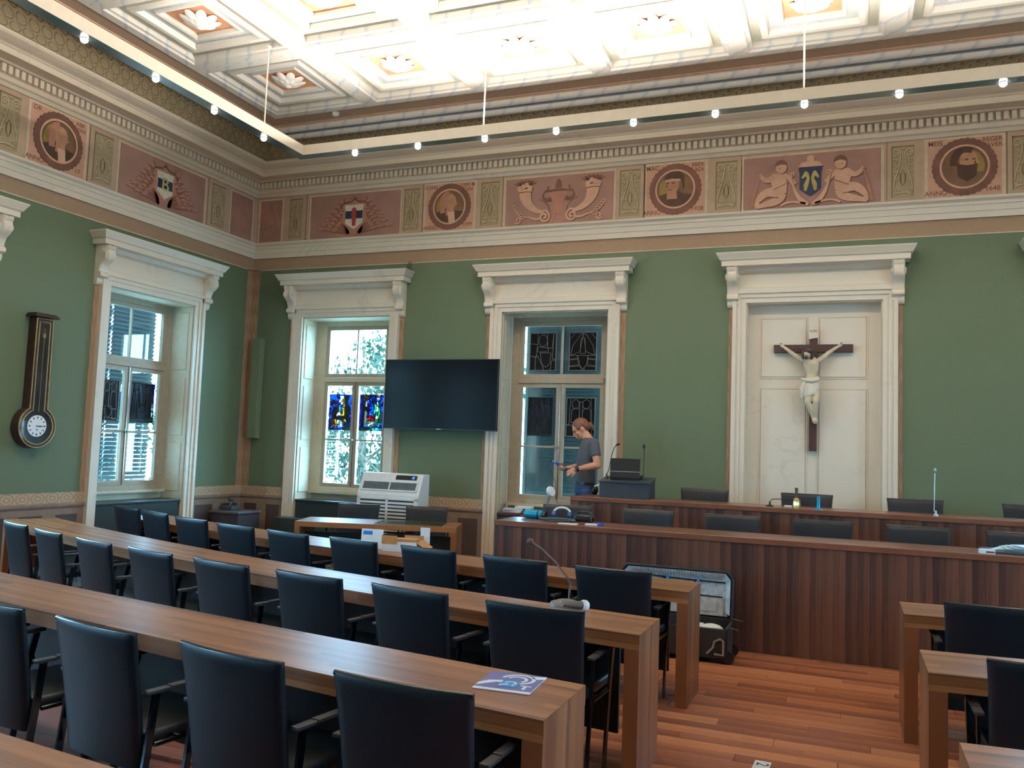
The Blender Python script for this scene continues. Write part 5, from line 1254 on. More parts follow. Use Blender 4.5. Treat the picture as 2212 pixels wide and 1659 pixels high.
mb = MB(); mb.box(-0.60,-0.50,9.30,9.40,ZB2,ZB2+0.01); o = mb.build('note_pad', PAPER); tag(o, 'small white note pad behind the low bent microphone', 'note pad')
# desk microphone on the second desk
t = thing('desk_microphone', 'grey desk microphone with a round foot and long thin neck', 'microphone', (-1.50, 4.76, ZD))
mb = MB(); mb.lathe([(0.098,0.0),(0.098,0.012),(0.088,0.028),(0.045,0.042),(0.01,0.046)], 28); mb.build('foot', plain('grey_brown_plastic', rgb(118,106,94), 0.45), t, smooth=40)
mb = MB(); mb.annulus(lambda u, z, p: Vector((u, z, 0.038+p)), 0.0, -0.055, 0.014, 0.017, 0, 0.003, 18); mb.build('talk_button', WHITE, t)
mb = MB(); mb.tube([(0.01,0.03,0.04),(0.012,0.03,0.10)], 0.008, 8); mb.build('socket', CHROME, t)
mb = MB(); mb.tube([(0.012,0.03,0.09),(0.012,0.035,0.13),(-0.02,0.05,0.17),(-0.10,0.10,0.235),(-0.22,0.18,0.30),(-0.30,0.235,0.327)], 0.006, 8); mb.build('neck', plain('neck_brown', rgb(52,26,22), 0.4), t, smooth=60)
mb = MB(); mb.ball((-0.322,0.25,0.332), (0.022,0.020,0.020), 12, 8); mb.build('capsule', plain('foam_brown', rgb(104,80,70), 0.9), t, smooth=60)
t = thing('hand_microphone', 'dark hand microphone with a white end ring beside the desk microphone', 'microphone', (-1.39, 4.70, ZD))
T = Matrix.Translation((0,0,0.032)) @ Matrix.Rotation(R(-38), 4, 'Z') @ Matrix.Rotation(R(83), 4, 'X')
mb = MB(); mb.lathe([(0.016,0.13),(0.020,0.04),(0.024,0.0)], 14, T); mb.build('body', plain('brown_grey_case', rgb(84,74,64), 0.5), t, smooth=50)
mb = MB(); mb.lathe([(0.025,0.0),(0.031,-0.012),(0.031,-0.03),(0.024,-0.042),(0.008,-0.046)], 16, T); mb.build('end_cap', WHITE, t, smooth=50)
# hearing-loop leaflet
t = thing('leaflet', 'purple and white hearing loop leaflet with an ear symbol and letter T', 'leaflet', (-1.20, 3.13, ZD+0.0015), R(4))
K = lambda u, v, p: Vector((u, v, p))
mb = MB(); mb.rect(K, -0.112, 0.112, -0.128, 0.128, 0.0, 0.0025); mb.build('card', PAPER, t)
LILAC = plain('lilac_print', rgb(104,102,158), 0.6, var=0.03)
mb = MB(); mb.rect(K, -0.112, 0.112, -0.102, 0.128, 0.0025, 0.0031); mb.build('purple_ground', LILAC, t)
mb = MB(); p0, p1 = 0.0031, 0.0038
def arc(cx, cz, r, a0, a1, n=18): return [(cx+r*math.cos(R(a0+(a1-a0)*k/n)), cz+r*math.sin(R(a0+(a1-a0)*k/n))) for k in range(n+1)]
mb.ribbon(K, arc(0.018,0.045,0.062,175,-75), 0.014, p0, p1); mb.ribbon(K, arc(0.014,0.040,0.038,160,-70), 0.012, p0, p1)
mb.poly(K, [(-0.112,-0.085),(-0.112,-0.05),(-0.085,-0.005),(-0.035,0.012),(-0.005,-0.005),(-0.02,-0.02),(-0.05,-0.02)], p0, p1); mb.poly(K, [(0.06,0.105),(0.112,0.118),(0.112,0.085),(0.085,0.068),(0.066,0.08)], p0, p1)
mb.ribbon(K, [(0.052,-0.036),(0.094,-0.036)], 0.011, p0, p1); mb.ribbon(K, [(0.073,-0.036),(0.073,-0.083)], 0.012, p0, p1); mb.build('white_print', PAPER, t)
mb = MB(); mb.rect(K, -0.03, 0.042, -0.07, 0.012, 0.0038, 0.0046); mb.build('blue_sticker', plain('cyan_print', rgb(36,140,196), 0.5, var=0.03), t)
mb = MB(); mb.ribbon(K, arc(0.008,-0.022,0.020,180,-60), 0.008, 0.0046, 0.0052); mb.poly(K, [(-0.028,-0.066),(-0.028,-0.05),(0.0,-0.032),(0.008,-0.042),(-0.012,-0.052)], 0.0046, 0.0052); mb.ribbon(K, [(0.02,-0.058),(0.034,-0.058)], 0.005, 0.0046, 0.0052); mb.build('sticker_ear', PAPER, t)
# carton on the first desk
t = thing('carton', 'open cardboard carton with white sides on the foremost curved desk', 'box', (-3.50, 6.47, ZD), R(12))
mb = MB(); w_, d_, hh = 0.15, 0.11, 0.085
for a in ((-w_,w_,-d_,-d_+0.005),(-w_,w_,d_-0.005,d_),(-w_,-w_+0.005,-d_,d_),(w_-0.005,w_,-d_,d_)): mb.box(a[0],a[1],a[2],a[3],0,hh)
mb.box(-w_,w_,-d_,d_,0,0.004); mb.build('tray', PAPER, t)
mb = MB(); mb.box(-0.02,w_,d_-0.004,d_,hh,hh+0.035); mb.build('back_flap', CARD, t)
mb = MB(); mb.box(-w_-0.004,-0.02,-d_-0.004,-d_-0.001,hh*0.75,hh+0.05); mb.build('front_flap', CARD, t)
mb = MB(); T = Matrix.Translation((w_,0,hh)) @ Matrix.Rotation(R(35), 4, 'Y'); mb.box(0,0.10,-d_,d_,-0.002,0.002,T); mb.build('side_flap', CARD, t)
mb = MB(); mb.box(-0.06,0.13,-0.06,0.05,0.004,0.105); mb.build('brown_insert', CARD, t, bevel=0.004)
t = thing('booklet', 'white booklet with a blue label leaning against the open carton', 'booklet', (-3.78, 6.44, ZD), R(10))
T = Matrix.Rotation(R(-8), 4, 'X'); mb = MB(); mb.box(-0.11,0.085,0.0,0.006,0.0,0.165,T); mb.build('cover', PAPER, t)
mb = MB(); mb.box(-0.095,-0.01,-0.0008,0.0,0.115,0.148,T); mb.build('blue_label', plain('label_blue', rgb(40,120,200), 0.5), t)
mb = MB(); mb.box(0.0,0.085,0,0.004,0,0.19, Matrix.Translation((-3.42,6.625,ZD)) @ Matrix.Rotation(R(12),4,'Z')); o = mb.build('white_card', PAPER); tag(o, 'small white card standing up behind the open carton', 'card')
mb = MB(); random.seed(3)
prof = []
for k in range(5): mb.ball((-3.72+random.uniform(-.05,.05), 6.36+random.uniform(-.03,.03), ZD+0.018), (0.045,0.032,0.019), 7, 5)
o = mb.build('plastic_bag', plain('clear_plastic', rgb(190,200,204), 0.2, var=0.2, scale=40)); tag(o, 'crumpled clear plastic bag beside the open carton', 'plastic bag')
# pale green folder on a seat edge
t = thing('folder', 'pale green folder lying under the foremost curved desk', 'folder', (-4.04, 6.36, 0.56), R(-10))
mb = MB(); mb.box(-0.075,0.075,-0.11,0.11,0.0,0.004); mb.build('back_cover', plain('pale_green_card', rgb(176,206,160), 0.7), t)
mb = MB(); mb.box(-0.07,0.07,-0.105,0.105,0.005,0.03); mb.build('pages', PAPER, t)
mb = MB(); mb.box(-0.075,0.075,-0.11,0.11,0.031,0.035); mb.build('front_cover', bpy.data.materials['pale_green_card'], t)
mb = MB(); mb.box(-4.45,-3.75,6.25,6.50,0.535,0.559); o = mb.build('under_desk_shelf', BENCH, bpy.data.objects['council_desk']); o.data.transform(LOCALS['council_desk'].inverted())

# ------------------------------------------------------------------ measuring kit on the front bench
t = thing('sound_meter', 'turquoise cylindrical measuring device on the front bench', 'device', (-2.88, 8.02, ZB1), R(-6))
T = Matrix.Translation((0,0,0.045)) @ Matrix.Rotation(PI/2, 4, 'Y')
mb = MB(); mb.lathe([(0.030,-0.105),(0.043,-0.10),(0.045,0.0),(0.043,0.085),(0.034,0.09)], 20, T); mb.build('barrel', TEALP, t, smooth=40)
mb = MB(); mb.lathe([(0.046,0.04),(0.046,0.055)], 20, T); mb.lathe([(0.035,0.09),(0.035,0.125),(0.02,0.13)], 18, T); mb.build('black_cap', BLACK, t, smooth=40)
mb = MB(); mb.tube([(-0.105,0,0.02),(-0.15,-0.02,0.018)], [0.014,0.008], 10); mb.build('red_plug', REDP, t)
t = thing('headphones', 'blue and white over-ear headphones lying by the turquoise device', 'headphones', (-2.60, 8.03, ZB1), R(10))
mb = MB(); mb.tube([(0.085*math.cos(a)-0.0, 0.0+0.02*math.sin(a), 0.065+0.06*math.sin(a)) for a in [PI*k/12 for k in range(13)]], 0.011, 8); mb.build('headband', WHITE, t, smooth=50)
for s in (1,-1):
    T = Matrix.Translation((s*0.078,0,0.046)) @ Matrix.Rotation(PI/2, 4, 'Y')
    mb = MB(); mb.lathe([(0.02,-0.022),(0.042,-0.018),(0.045,0.0),(0.042,0.018),(0.02,0.022)], 18, T); mb.build('ear_cup', plain('blue_cup', rgb(28,60,110), 0.4) if s == 1 else bpy.data.materials['blue_cup'], t, smooth=50)
mb = MB(); pts = []
for k in range(60):
    a = k*0.42; r = 0.07+0.03*math.sin(k*0.7); pts.append((-2.60+r*1.9*math.cos(a), 7.90+r*0.75*math.sin(a), ZB1+0.007+0.0004*k))
mb.tube(pts, 0.006, 6); o = mb.build('cable', plain('grey_cable', rgb(64,74,76), 0.5)); tag(o, 'grey cable coiled in a heap by the headphones', 'cable')
t = thing('camera_pouch', 'black pouch with a strap behind the headphones', 'pouch', (-2.38, 8.06, ZB1))
mb = MB(); mb.box(-0.09,0.09,-0.05,0.05,0,0.07); mb.build('bag', BLACK, t, bevel=0.02, seg=3, smooth=50)
mb = MB(); mb.tube([(-0.09,0,0.05),(-0.03,-0.03,0.10),(0.06,-0.02,0.095),(0.10,0,0.04)], 0.009, 6); mb.build('strap', BLACK, t, smooth=50)
mb = MB(); mb.box(-0.09,0.09,-0.05,0.05,0,0.005, Matrix.Translation((-2.43,7.70,ZB1)) @ Matrix.Rotation(R(8),4,'Z')); o = mb.build('paper_sheet', PAPER); tag(o, 'white sheet lying on the front bench near the coiled cable', 'paper')
t = thing('tape_roll', 'small blue and white packet on the front bench beside the white sheet', 'packet', (-2.17, 7.74, ZB1))
mb = MB(); mb.box(-0.10,0.02,-0.03,0.03,0,0.014); mb.build('white_part', PAPER, t, bevel=0.003); mb = MB(); mb.lathe([(0.03,0.0),(0.033,0.012),(0.028,0.03)], 14, Matrix.Translation((0.04,0.01,0))); mb.build('blue_part', BLUEP, t, smooth=40)
# telescopic pole leaning behind the front bench
t = thing('measuring_pole', 'grey telescopic pole with a white disc head leaning behind the front bench', 'pole', (-3.28, 8.75, 0.2))
mb = MB(); mb.tube([(0,0,0),(0.20,0.16,0.80)], 0.022, 10); mb.build('lower_tube', plain('grey_green_metal', rgb(112,124,122), 0.4, 0.3), t, smooth=50)
mb = MB(); mb.tube([(0.195,0.156,0.78),(0.235,0.188,0.94)], 0.016, 10); mb.build('upper_tube', bpy.data.materials['grey_green_metal'], t, smooth=50)
mb = MB(); mb.tube([(0.19,0.152,0.76),(0.20,0.16,0.80)], 0.027, 10); mb.build('clamp', BLACK, t, smooth=50)
mb = MB(); mb.lathe([(0.01,-0.02),(0.055,-0.018),(0.062,0.0),(0.055,0.018),(0.01,0.02)], 20, Matrix.Translation((0.245,0.20,0.985)) @ Matrix.Rotation(R(70),4,'Y') @ Matrix.Rotation(R(20),4,'X')); mb.build('disc_head', WHITE, t, smooth=50)
# papers in the shuttered window's bench
t = thing('document_stack', 'stack of white papers on a red folder on the window bench', 'papers', (-4.02, 10.50, 0.80))
mb = MB(); mb.box(-0.21,0.06,-0.09,0.12,0,0.012); mb.build('red_folder', REDP, t)
mb = MB()
for k in range(4): mb.box(-0.17,0.09,-0.08,0.10,0.012+0.012*k,0.022+0.012*k, Matrix.Rotation(R(6*k-8),4,'Z'))
mb.build('papers', PAPER, t)
mb = MB(); mb.box(-0.02,0.20,-0.03,0.11,0.064,0.09); mb.build('top_pad', PAPER, t)
# papers at the far end of the front bench
t = thing('paper_bundle', 'loose bundle of bluish white papers on a dark tray on the front bench', 'papers', (1.30, 7.93, ZB1))
mb = MB(); mb.box(-0.28,0.30,-0.20,0.14,0,0.018); mb.build('tray', DARK, t, bevel=0.004)
mb = MB()
for k in range(5): mb.box(-0.18,0.12,-0.12,0.08,0.02+0.009*k,0.026+0.009*k, Matrix.Translation((0.03*k,0.0,0)) @ Matrix.Rotation(R(14*k-25),4,'Z') @ Matrix.Rotation(R(2),4,'X'))
mb.build('sheets', plain('blue_white_paper', rgb(196,214,222), 0.6), t)
t = thing('white_packet', 'small white packet by the bundle of papers on the front bench', 'packet', (1.03, 7.68, ZB1), R(6))
mb = MB(); mb.box(-0.055,0.055,-0.025,0.025,0,0.035); mb.build('box', PAPER, t, bevel=0.004); mb = MB(); mb.box(-0.01,0.05,-0.0255,-0.025,0.008,0.02); mb.build('print', DARK, t)
# card on the floor
t = thing('floor_card', 'white numbered card lying on the aisle floor', 'card', (-0.415, 4.86, 0.0015), R(-3))
mb = MB(); mb.box(-0.042,0.042,-0.09,0.09,0,0.003); mb.build('card', PAPER, t); mb = MB()
v, f = text2d('2', 0.10); mb.add([(b*0.9, -a+0.035, 0.0036) for a, b in v], f); mb.build('printed_number', DARK, t, fix=False)

# ================================================================== SUITCASE
t = thing('suitcase', 'black trolley suitcase standing open with a silver quilted lid lining', 'suitcase', (-1.34, 7.30, 0))
x0, x1, y0, y1 = -1.82, -0.87, 7.03, 7.40
SIL = plain('silver_lining', rgb(206,212,214), 0.3, 0.0, var=0.25, scale=26)
mb = MB(); mb.box(x0,x1,y0,y0+0.02,0.035,0.275); mb.box(x0,x1,y1-0.02,y1,0.035,0.30); mb.box(x0,x0+0.02,y0,y1,0.035,0.285); mb.box(x1-0.02,x1,y0,y1,0.035,0.285); mb.box(x0,x1,y0,y1,0.035,0.055); mb.build('shell', plain('black_nylon', rgb(26,26,28), 0.7, bmp=0.3), t, world=True, bevel=0.012)
T = Matrix.Translation((0, y1, 0.29)) @ Matrix.Rotation(R(-7), 4, 'X')
mb = MB(); ol = [(x0,0),(x1,0),(x1,0.33),(x1-0.05,0.385),(x0+0.05,0.385),(x0,0.33)]
FS = lambda u, z, p: T @ Vector((u, -p, z))
mb.poly(FS, ol, -0.012, 0.0); mb.build('lid', bpy.data.materials['black_nylon'], t, world=True, bevel=0.005)
mb = MB(); q = ol[1:]+[ol[0]]; mb.tube([FS(u,z,0.10) for u, z in q], 0.012, 8)
mb.rings([[FS(u,z,pp) for u, z in [ol[1],ol[2],ol[3],ol[4],ol[5],ol[0]]] for pp in (0.0, 0.10)], False, False); mb.build('lid_rim', bpy.data.materials['black_nylon'], t, world=True, smooth=40)
mb = MB()                                             # gathered lining strip round the inside of the lid
segs = [((x0+0.02,0.02),(x0+0.02,0.32)),((x0+0.02,0.32),(x0+0.06,0.37)),((x0+0.06,0.37),(x1-0.06,0.37)),((x1-0.06,0.37),(x1-0.02,0.32)),((x1-0.02,0.32),(x1-0.02,0.02))]
pth = []
for a, b in segs:
    nn = max(2, int(math.hypot(b[0]-a[0], b[1]-a[1])/0.012))
    pth += [(a[0]+(b[0]-a[0])*k/nn, a[1]+(b[1]-a[1])*k/nn) for k in range(nn)]
cx, cz = (x0+x1)/2, 0.15
rs = []
for k, (u, z) in enumerate(pth):
    wv = 0.008*(1 if k % 2 else -1); iu, iz = u+(cx-u)*0.10*(1 if abs(u-cx) > 0.3 else 0.3)/1.0, z+(cz-z)*0.26
    rs.append([FS(u, z, 0.095), FS((u+iu)/2+wv, (z+iz)/2, 0.055+wv), FS(iu, iz, 0.018)])
mb.rings(rs, False, False); mb.build('gathered_lining', SIL, t, world=True, smooth=60, fix=False)
mb = MB(); mb.poly(FS, [(x0+0.04,0.02),(x1-0.05,0.02),(x1-0.06,0.31),(x1-0.10,0.345),(x0+0.1,0.345),(x0+0.05,0.31)], 0.004, 0.012); mb.build('lid_lining', SIL, t, world=True)
mb = MB(); mb.poly(FS, [(x0+0.06,0.02),(x1-0.08,0.02),(x1-0.09,0.17),(x0+0.06,0.19)], 0.014, 0.03); mb.poly(FS, [(x1-0.32,0.05),(x1-0.14,0.05),(x1-0.14,0.14),(x1-0.30,0.15)], 0.03, 0.036); mb.build('mesh_pocket', plain('pale_pocket', rgb(188,184,180), 0.35, var=0.2, scale=20), t, world=True, bevel=0.003)
mb = MB(); mb.ribbon(FS, [(x0+0.07,0.315),(cx,0.30),(x1-0.07,0.295)], 0.012, 0.03, 0.036); mb.ribbon(FS, [(x0+0.06,0.19),(x1-0.09,0.175)], 0.01, 0.03, 0.036)
for u in (x0+0.36, x0+0.62): mb.rect(FS, u, u+0.014, 0.20, 0.30, 0.03, 0.036)
mb.build('straps', BLACK, t, world=True)
mb = MB()
for u in (x0+0.385, x0+0.645): mb.rect(FS, u, u+0.02, 0.255, 0.315, 0.034, 0.042)
mb.build('blue_buckles', plain('bright_blue', rgb(60,140,220), 0.4), t, world=True)
mb = MB(); mb.box(x0+0.05,x1-0.05,y0+0.03,y1-0.03,0.06,0.20); mb.build('packed_cloth', plain('grey_cloth', rgb(110,108,106), 0.8, var=0.2), t, world=True, bevel=0.02)
mb = MB(); mb.ball((x1-0.15,y0+0.16,0.235), (0.10,0.10,0.045), 12, 8); mb.box(x1-0.42,x1-0.22,y0+0.05,y0+0.24,0.20,0.265); mb.build('packed_papers', PAPER, t, world=True, smooth=40)
for y in (y0+0.05, y1-0.03):
    mb = MB(); mb.lathe([(0.048,-0.016),(0.052,0.0),(0.048,0.016)], 20, Matrix.Translation((x1+0.0,y,0.052)) @ Matrix.Rotation(PI/2, 4, 'X')); mb.build('wheel', BLACK, t, world=True, smooth=40)
mb = MB(); F3 = lambda u, z, p: Vector((x1+u, y0-0.005-p, z))
mb.ribbon(F3, [(-0.16,0.075),(-0.11,0.13),(-0.10,0.175),(-0.055,0.20),(-0.03,0.185),(-0.03,0.075),(-0.10,0.08)], 0.016, 0.0, 0.012); mb.build('wheel_guard', plain('grey_guard', rgb(150,140,128), 0.5), t, world=True)
mb = MB(); mb.tube([(x1,y0+0.1,0.27),(x1+0.05,y0+0.12,0.262),(x1+0.07,y0+0.12,0.25)], 0.006, 6); mb.tube([(x1-0.01,y1-0.06,0.31),(x1+0.04,y1-0.05,0.30),(x1+0.08,y1-0.05,0.295)], 0.006, 6); mb.build('latches', DARK, t, world=True)

# ================================================================== PERSON
P0 = (-2.90, 9.83, 0.40)
t = thing('person', 'standing person in grey t-shirt and jeans looking down at a blue handheld device', 'person', P0)
A = R(32)                                             # body turned from -x towards the room
fw = Vector((-math.cos(A), -math.sin(A), 0)); lf = Vector((math.sin(A), -math.cos(A), 0))
def bp(f, l, z, c=(0.0, 0.0)): return Vector((c[0], c[1], z)) + fw*f + lf*l
def loft(mb, secs, n=20):
    """secs: (centre, half width left-right, half depth front-back)"""
    mb.rings([[Vector(c)+lf*(w*math.cos(2*PI*k/n))+fw*(d*math.sin(2*PI*k/n)) for k in range(n)] for c, w, d in secs], True, True)
def remesh(o, vs, it=2):
    r = o.modifiers.new('join', 'REMESH'); r.mode = 'VOXEL'; r.voxel_size = vs; r.use_smooth_shade = True
    s = o.modifiers.new('relax', 'SMOOTH'); s.factor = 0.5; s.iterations = it
# joints
SH_L = Vector((0.135, -0.165, 1.335)); EL_L = Vector((0.205, -0.225, 1.085)); WR_L = Vector((-0.035, -0.275, 1.030))
SH_R = Vector((-0.055, 0.150, 1.335)); EL_R = Vector((-0.015, 0.10, 1.085)); WR_R = Vector((-0.165, -0.055, 1.045))
HEAD = Vector((-0.072, -0.005, 1.508))
hf = Vector((-0.80, -0.30, -0.52)).normalized()       # where the face points: down at the device
hu = Vector((-0.45, -0.17, 0.87)); hu = (hu-hf*hu.dot(hf)).normalized(); hl = hu.cross(hf)
HM = Matrix(((hf.x, hl.x, hu.x, HEAD.x), (hf.y, hl.y, hu.y, HEAD.y), (hf.z, hl.z, hu.z, HEAD.z), (0,0,0,1)))
sk = MB()
# skull, jaw, nose, brow, ears, neck
sk.ball((0.0, 0, 0.025), (0.098, 0.076, 0.095), 18, 12, HM); sk.ball((0.030, 0, -0.045), (0.066, 0.060, 0.078), 16, 12, HM)
sk.ball((0.066, 0, -0.092), (0.026, 0.026, 0.024), 10, 8, HM)
sk.tube([(0.088,0,0.018),(0.106,0,-0.014),(0.116,0,-0.034),(0.100,0,-0.046)], [0.010,0.013,0.016,0.010], 8, HM)
sk.ball((0.088, 0.028, 0.030), (0.016,0.026,0.010), 8, 6, HM); sk.ball((0.088, -0.028, 0.030), (0.016,0.026,0.010), 8, 6, HM)
sk.ball((0.094, 0, -0.066), (0.014,0.024,0.007), 8, 6, HM); sk.ball((0.092, 0, -0.078), (0.013,0.020,0.007), 8, 6, HM)
for s in (1, -1):
    sk.ball((-0.008, s*0.078, -0.008), (0.020, 0.010, 0.032), 10, 8, HM); sk.ball((0.060, s*0.046, -0.022), (0.026,0.018,0.022), 8, 6, HM)
sk.tube([HEAD+Vector((0.012,0,-0.04)), Vector((-0.020,0.0,1.44)), Vector((0.020,-0.004,1.385)), Vector((0.035,-0.006,1.34))], [0.058,0.056,0.060,0.075], 14)
# arms
def arm(S, E_, W_):
    sk.tube([S, S.lerp(E_,0.35), S.lerp(E_,0.7), E_], [0.050,0.049,0.044,0.042], 12); sk.ball(E_, 0.043, 10, 8)
    sk.tube([E_, E_.lerp(W_,0.28), E_.lerp(W_,0.65), W_], [0.042,0.044,0.034,0.026], 12)
arm(SH_L, EL_L, WR_L); arm(SH_R, EL_R, WR_R)
# left hand: resting across the belly, fingers pointing down and forward
def hand(W_, d, up, side, curl, spread=0.019, thumb=1):
    d = d.normalized(); up = (up-d*up.dot(d)).normalized(); sd = d.cross(up).normalized()*thumb
    c = W_+d*0.052
    T = Matrix(((d.x, sd.x, up.x, c.x), (d.y, sd.y, up.y, c.y), (d.z, sd.z, up.z, c.z), (0,0,0,1)))
    sk.ball((0,0,0), (0.052,0.041,0.017), 12, 8, T); sk.tube([W_, W_+d*0.03], [0.026,0.026], 10)
    for k, (ln, off_) in enumerate(((0.066,0.030), (0.074,0.010), (0.069,-0.011), (0.054,-0.030))):
        a = Vector((0.036, off_, 0.0)); b = a+Vector((ln*0.45, off_*0.12, -ln*0.10*curl)); e = b+Vector((ln*0.32, off_*0.05, -ln*0.34*curl)); g = e+Vector((ln*0.12*(1.4-curl), 0, -ln*0.30*curl))
        sk.tube([T @ a, T @ b, T @ e, T @ g], [0.0098,0.0092,0.0084,0.0066], 8); sk.ball(T @ g, 0.0066, 8, 6)
    sk.tube([T @ Vector((-0.028,0.034,-0.002)), T @ Vector((0.008,0.058,-0.008)), T @ Vector((0.036,0.058,-0.018)), T @ Vector((0.054,0.050,-0.026))], [0.014,0.012,0.010,0.007], 8)
hand(WR_L, Vector((-0.86,0.10,-0.42)), Vector((-0.25,-0.85,0.42)), 0, 0.55, thumb=-1)
DV0, DV1 = Vector((-0.205, -0.085, 1.020)), Vector((-0.415, -0.125, 1.127))       # device from butt to tip
dd = (DV1-DV0).normalized()
# right hand wrapped round the device: palm below, fingers over the near side, thumb on top
g0 = DV0.lerp(DV1, 0.20)
dn = Vector((0,0,1)).cross(dd).normalized(); dup = dd.cross(dn).normalized()
if dn.y > 0: dn = -dn
sk.tube([WR_R, WR_R.lerp(g0, 0.5)+Vector((0,0.01,-0.012)), g0-dup*0.030], [0.026,0.030,0.028], 10); sk.ball(g0-dup*0.026+dd*0.012, (0.040,0.034,0.022), 10, 8)
for k in range(4):
    q = g0+dd*(0.048-0.022*k); ln = (0.95,1.0,0.97,0.85)[k]
    sk.tube([q-dup*0.036-dn*0.004, q-dup*0.030+dn*0.028*ln, q-dup*0.004+dn*0.040*ln, q+dup*0.014*ln+dn*0.034], [0.0098,0.0094,0.0086,0.0068], 8)
sk.tube([g0-dup*0.02-dn*0.028, g0+dup*0.012-dn*0.034+dd*0.02, g0+dup*0.034-dn*0.012+dd*0.042, g0+dup*0.036+dd*0.060], [0.014,0.012,0.011,0.008], 8)
body = sk.build('body', SKIN, t, smooth=60); remesh(body, 0.0055, 2)
# clothes
sh = MB()
loft(sh, [(bp(0,0,0.838,(0.0,-0.01)),0.168,0.118),(bp(0,0,0.90,(0.0,-0.01)),0.166,0.118),(bp(0,0,1.00,(0.002,-0.01)),0.160,0.116),(bp(0.0,0,1.10,(0.01,-0.01)),0.166,0.118),(bp(0.0,0,1.20,(0.026,-0.01)),0.180,0.122),(bp(0,0,1.28,(0.040,-0.008)),0.190,0.118),(bp(0,0,1.335,(0.040,-0.008)),0.185,0.100),(bp(0,0,1.375,(0.034,-0.006)),0.130,0.078),(bp(0,0,1.405,(0.024,-0.004)),0.074,0.066)], 24)
for S, E_ in ((SH_L, EL_L), (SH_R, EL_R)):
    sh.ball(S, 0.068, 12, 8); sh.tube([S, S.lerp(E_,0.3), S.lerp(E_,0.60)], [0.066,0.064,0.059], 14)
o = sh.build('t_shirt', SHIRT, t, smooth=60); remesh(o, 0.009, 3)
je = MB()
loft(je, [(bp(0,0,0.74,(0.0,-0.01)),0.166,0.122),(bp(0,0,0.82,(0,-0.01)),0.166,0.120),(bp(0,0,0.88,(0,-0.01)),0.158,0.112)], 20)
for s in (1, -1):
    hp = bp(0, s*0.088, 0.78, (0,-0.01)); kn = bp(0.015, s*0.10, 0.45, (0,-0.01)); an = bp(-0.02, s*0.105, 0.075, (0,-0.01))
    je.tube([hp, hp.lerp(kn,0.5), kn, kn.lerp(an,0.4), an], [0.094,0.084,0.066,0.062,0.056], 14)
o = je.build('jeans', JEANS, t, smooth=60); remesh(o, 0.010, 3)
for s in (1, -1):
    an = bp(-0.02, s*0.105, 0.0, (0,-0.01)); mb = MB()
    mb.rings([[an+fw*(x+0.0)+lf*(w*c_)+Vector((0,0,z)) for c_, z in ((-1,0.0),(1,0.0),(0.9,h*0.6),(0.3,h),(-0.3,h),(-0.9,h*0.6))] for x, w, h in ((-0.09,0.030,0.07),(-0.06,0.040,0.09),(0.02,0.044,0.085),(0.10,0.048,0.055),(0.16,0.040,0.04),(0.185,0.02,0.025))], True, True)
    mb.build('shoe', BLACK, t, smooth=60)
mb = MB(); loft(mb, [(bp(0,0,0.850,(0,-0.01)),0.169,0.121),(bp(0,0,0.880,(0,-0.01)),0.168,0.120)], 24); mb.build('belt', BLACK, t, smooth=40)
mb = MB(); q = bp(-0.05, 0.17, 0.84, (0.02,-0.01)); mb.tube([q, q+Vector((0.05,-0.02,0.012)), q+Vector((0.10,-0.02,0.03))], 0.011, 8); mb.build('belt_clip', WHITE, t)
mb = MB(); q = bp(-0.07, 0.165, 0.79, (0,-0.01)); mb.ball(q, (0.045,0.03,0.06), 10, 8); mb.build('belt_pouch', BLACK, t, smooth=60)
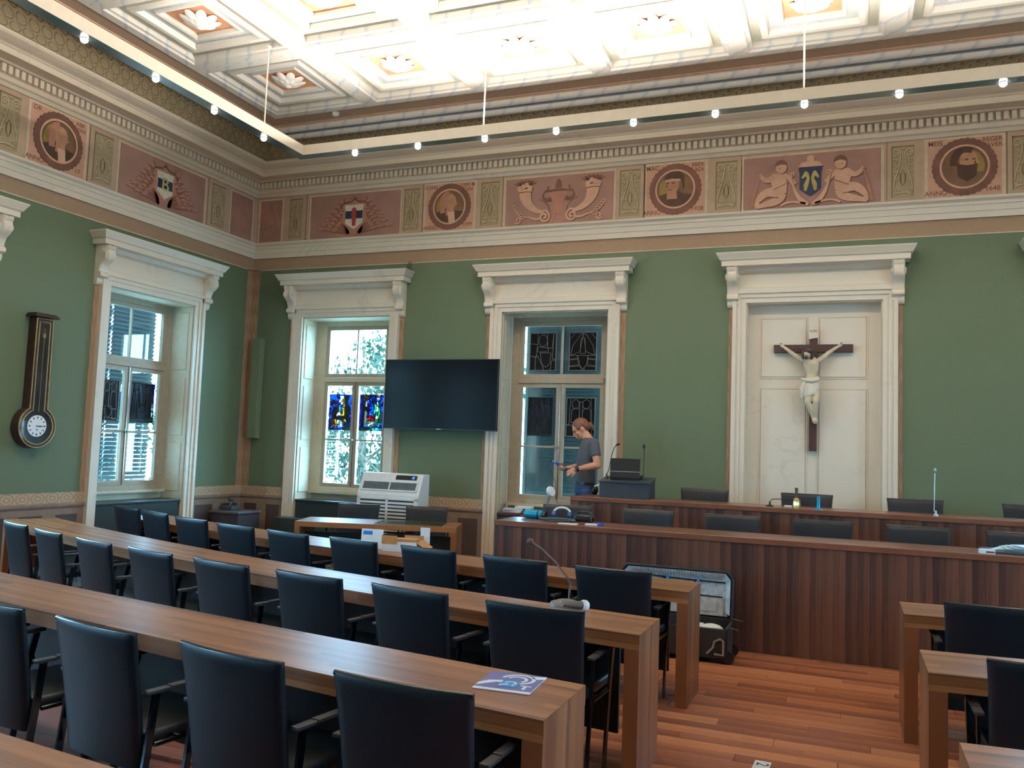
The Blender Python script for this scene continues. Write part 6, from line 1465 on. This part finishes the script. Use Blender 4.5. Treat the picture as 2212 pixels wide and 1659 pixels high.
# hair: cap over the skull, combed back to a bun
hr = MB()
hr.ball((-0.014, 0, 0.044), (0.100, 0.082, 0.090), 18, 12, HM); hr.ball((-0.060, 0, 0.010), (0.058, 0.074, 0.070), 14, 10, HM)
hr.ball((-0.112, 0.0, -0.012), (0.038, 0.036, 0.040), 12, 8, HM); hr.ball((-0.120, 0.0, -0.050), (0.026, 0.026, 0.036), 10, 8, HM)
for s in (1, -1): hr.ball((0.024, s*0.066, 0.030), (0.030,0.016,0.032), 8, 6, HM)
o = hr.build('hair', HAIR, t, smooth=60); remesh(o, 0.006, 1)
mb = MB()
for s in (1, -1):
    mb.ball((0.092, s*0.030, 0.010), (0.006,0.014,0.006), 8, 6, HM); mb.ball((0.098, s*0.030, 0.035), (0.007,0.020,0.004), 8, 6, HM)
mb.build('eyes_and_brows', HAIRP, t, smooth=60)
mb = MB(); mb.ball((0.100, 0, -0.072), (0.009,0.021,0.004), 8, 6, HM); mb.build('mouth', plain('lips', rgb(160,96,84), 0.5), t, smooth=60)
d = (WR_L-EL_L).normalized(); wq = WR_L-d*0.018
mb = MB(); mb.tube([wq-d*0.012, wq+d*0.012], 0.0315, 16); sdv = Vector((-0.1,-0.95,0.3)).normalized(); mb.tube([wq+sdv*0.026, wq+sdv*0.042], 0.022, 14); mb.build('wrist_watch', BLACK, t, smooth=40)
# the device in the hand
dv = thing('handheld_meter', 'blue handheld meter with a black probe tip held by the person', 'meter', tuple(Vector(P0)+DV0))
mb = MB(); d2 = DV1-DV0; X_ = dd; 
def along_box(mb, a, b, w, h):
    rs = []
    for f_ in (a, b):
        c = d2*f_; rs.append([c+dn*w+dup*h, c-dn*w+dup*h, c-dn*w-dup*h, c+dn*w-dup*h])
    mb.rings(rs, True, True)
along_box(mb, 0.0, 0.66, 0.031, 0.017); mb.build('body', BLUEP, dv, bevel=0.006)
mb = MB(); mb.tube([d2*0.66, d2*0.80], [0.016,0.008], 10); mb.build('collar', plain('bright_blue_collar', rgb(60,110,220), 0.35), dv, smooth=40)
mb = MB(); mb.tube([d2*0.80, d2*0.86], 0.007, 8); mb.build('metal_ring', CHROME, dv); mb = MB(); mb.tube([d2*0.86, d2*0.92, d2*1.0], [0.011,0.012,0.004], 10); mb.build('probe_tip', BLACK, dv, smooth=40)
mb = MB(); along_box(mb, 0.12, 0.5, 0.022, 0.0178); mb.build('screen', DARK, dv)
mb = MB(); b0 = d2*1.0; mb.tube([b0, b0+Vector((-0.02,-0.01,-0.05)), b0+Vector((0.02,-0.02,-0.13)), b0+Vector((0.085,-0.02,-0.26)), b0+Vector((0.085,0,-0.45)), b0+Vector((0.13,0.05,-0.60))], 0.0025, 6); mb.build('lead_wire', BLACK, dv, smooth=60)
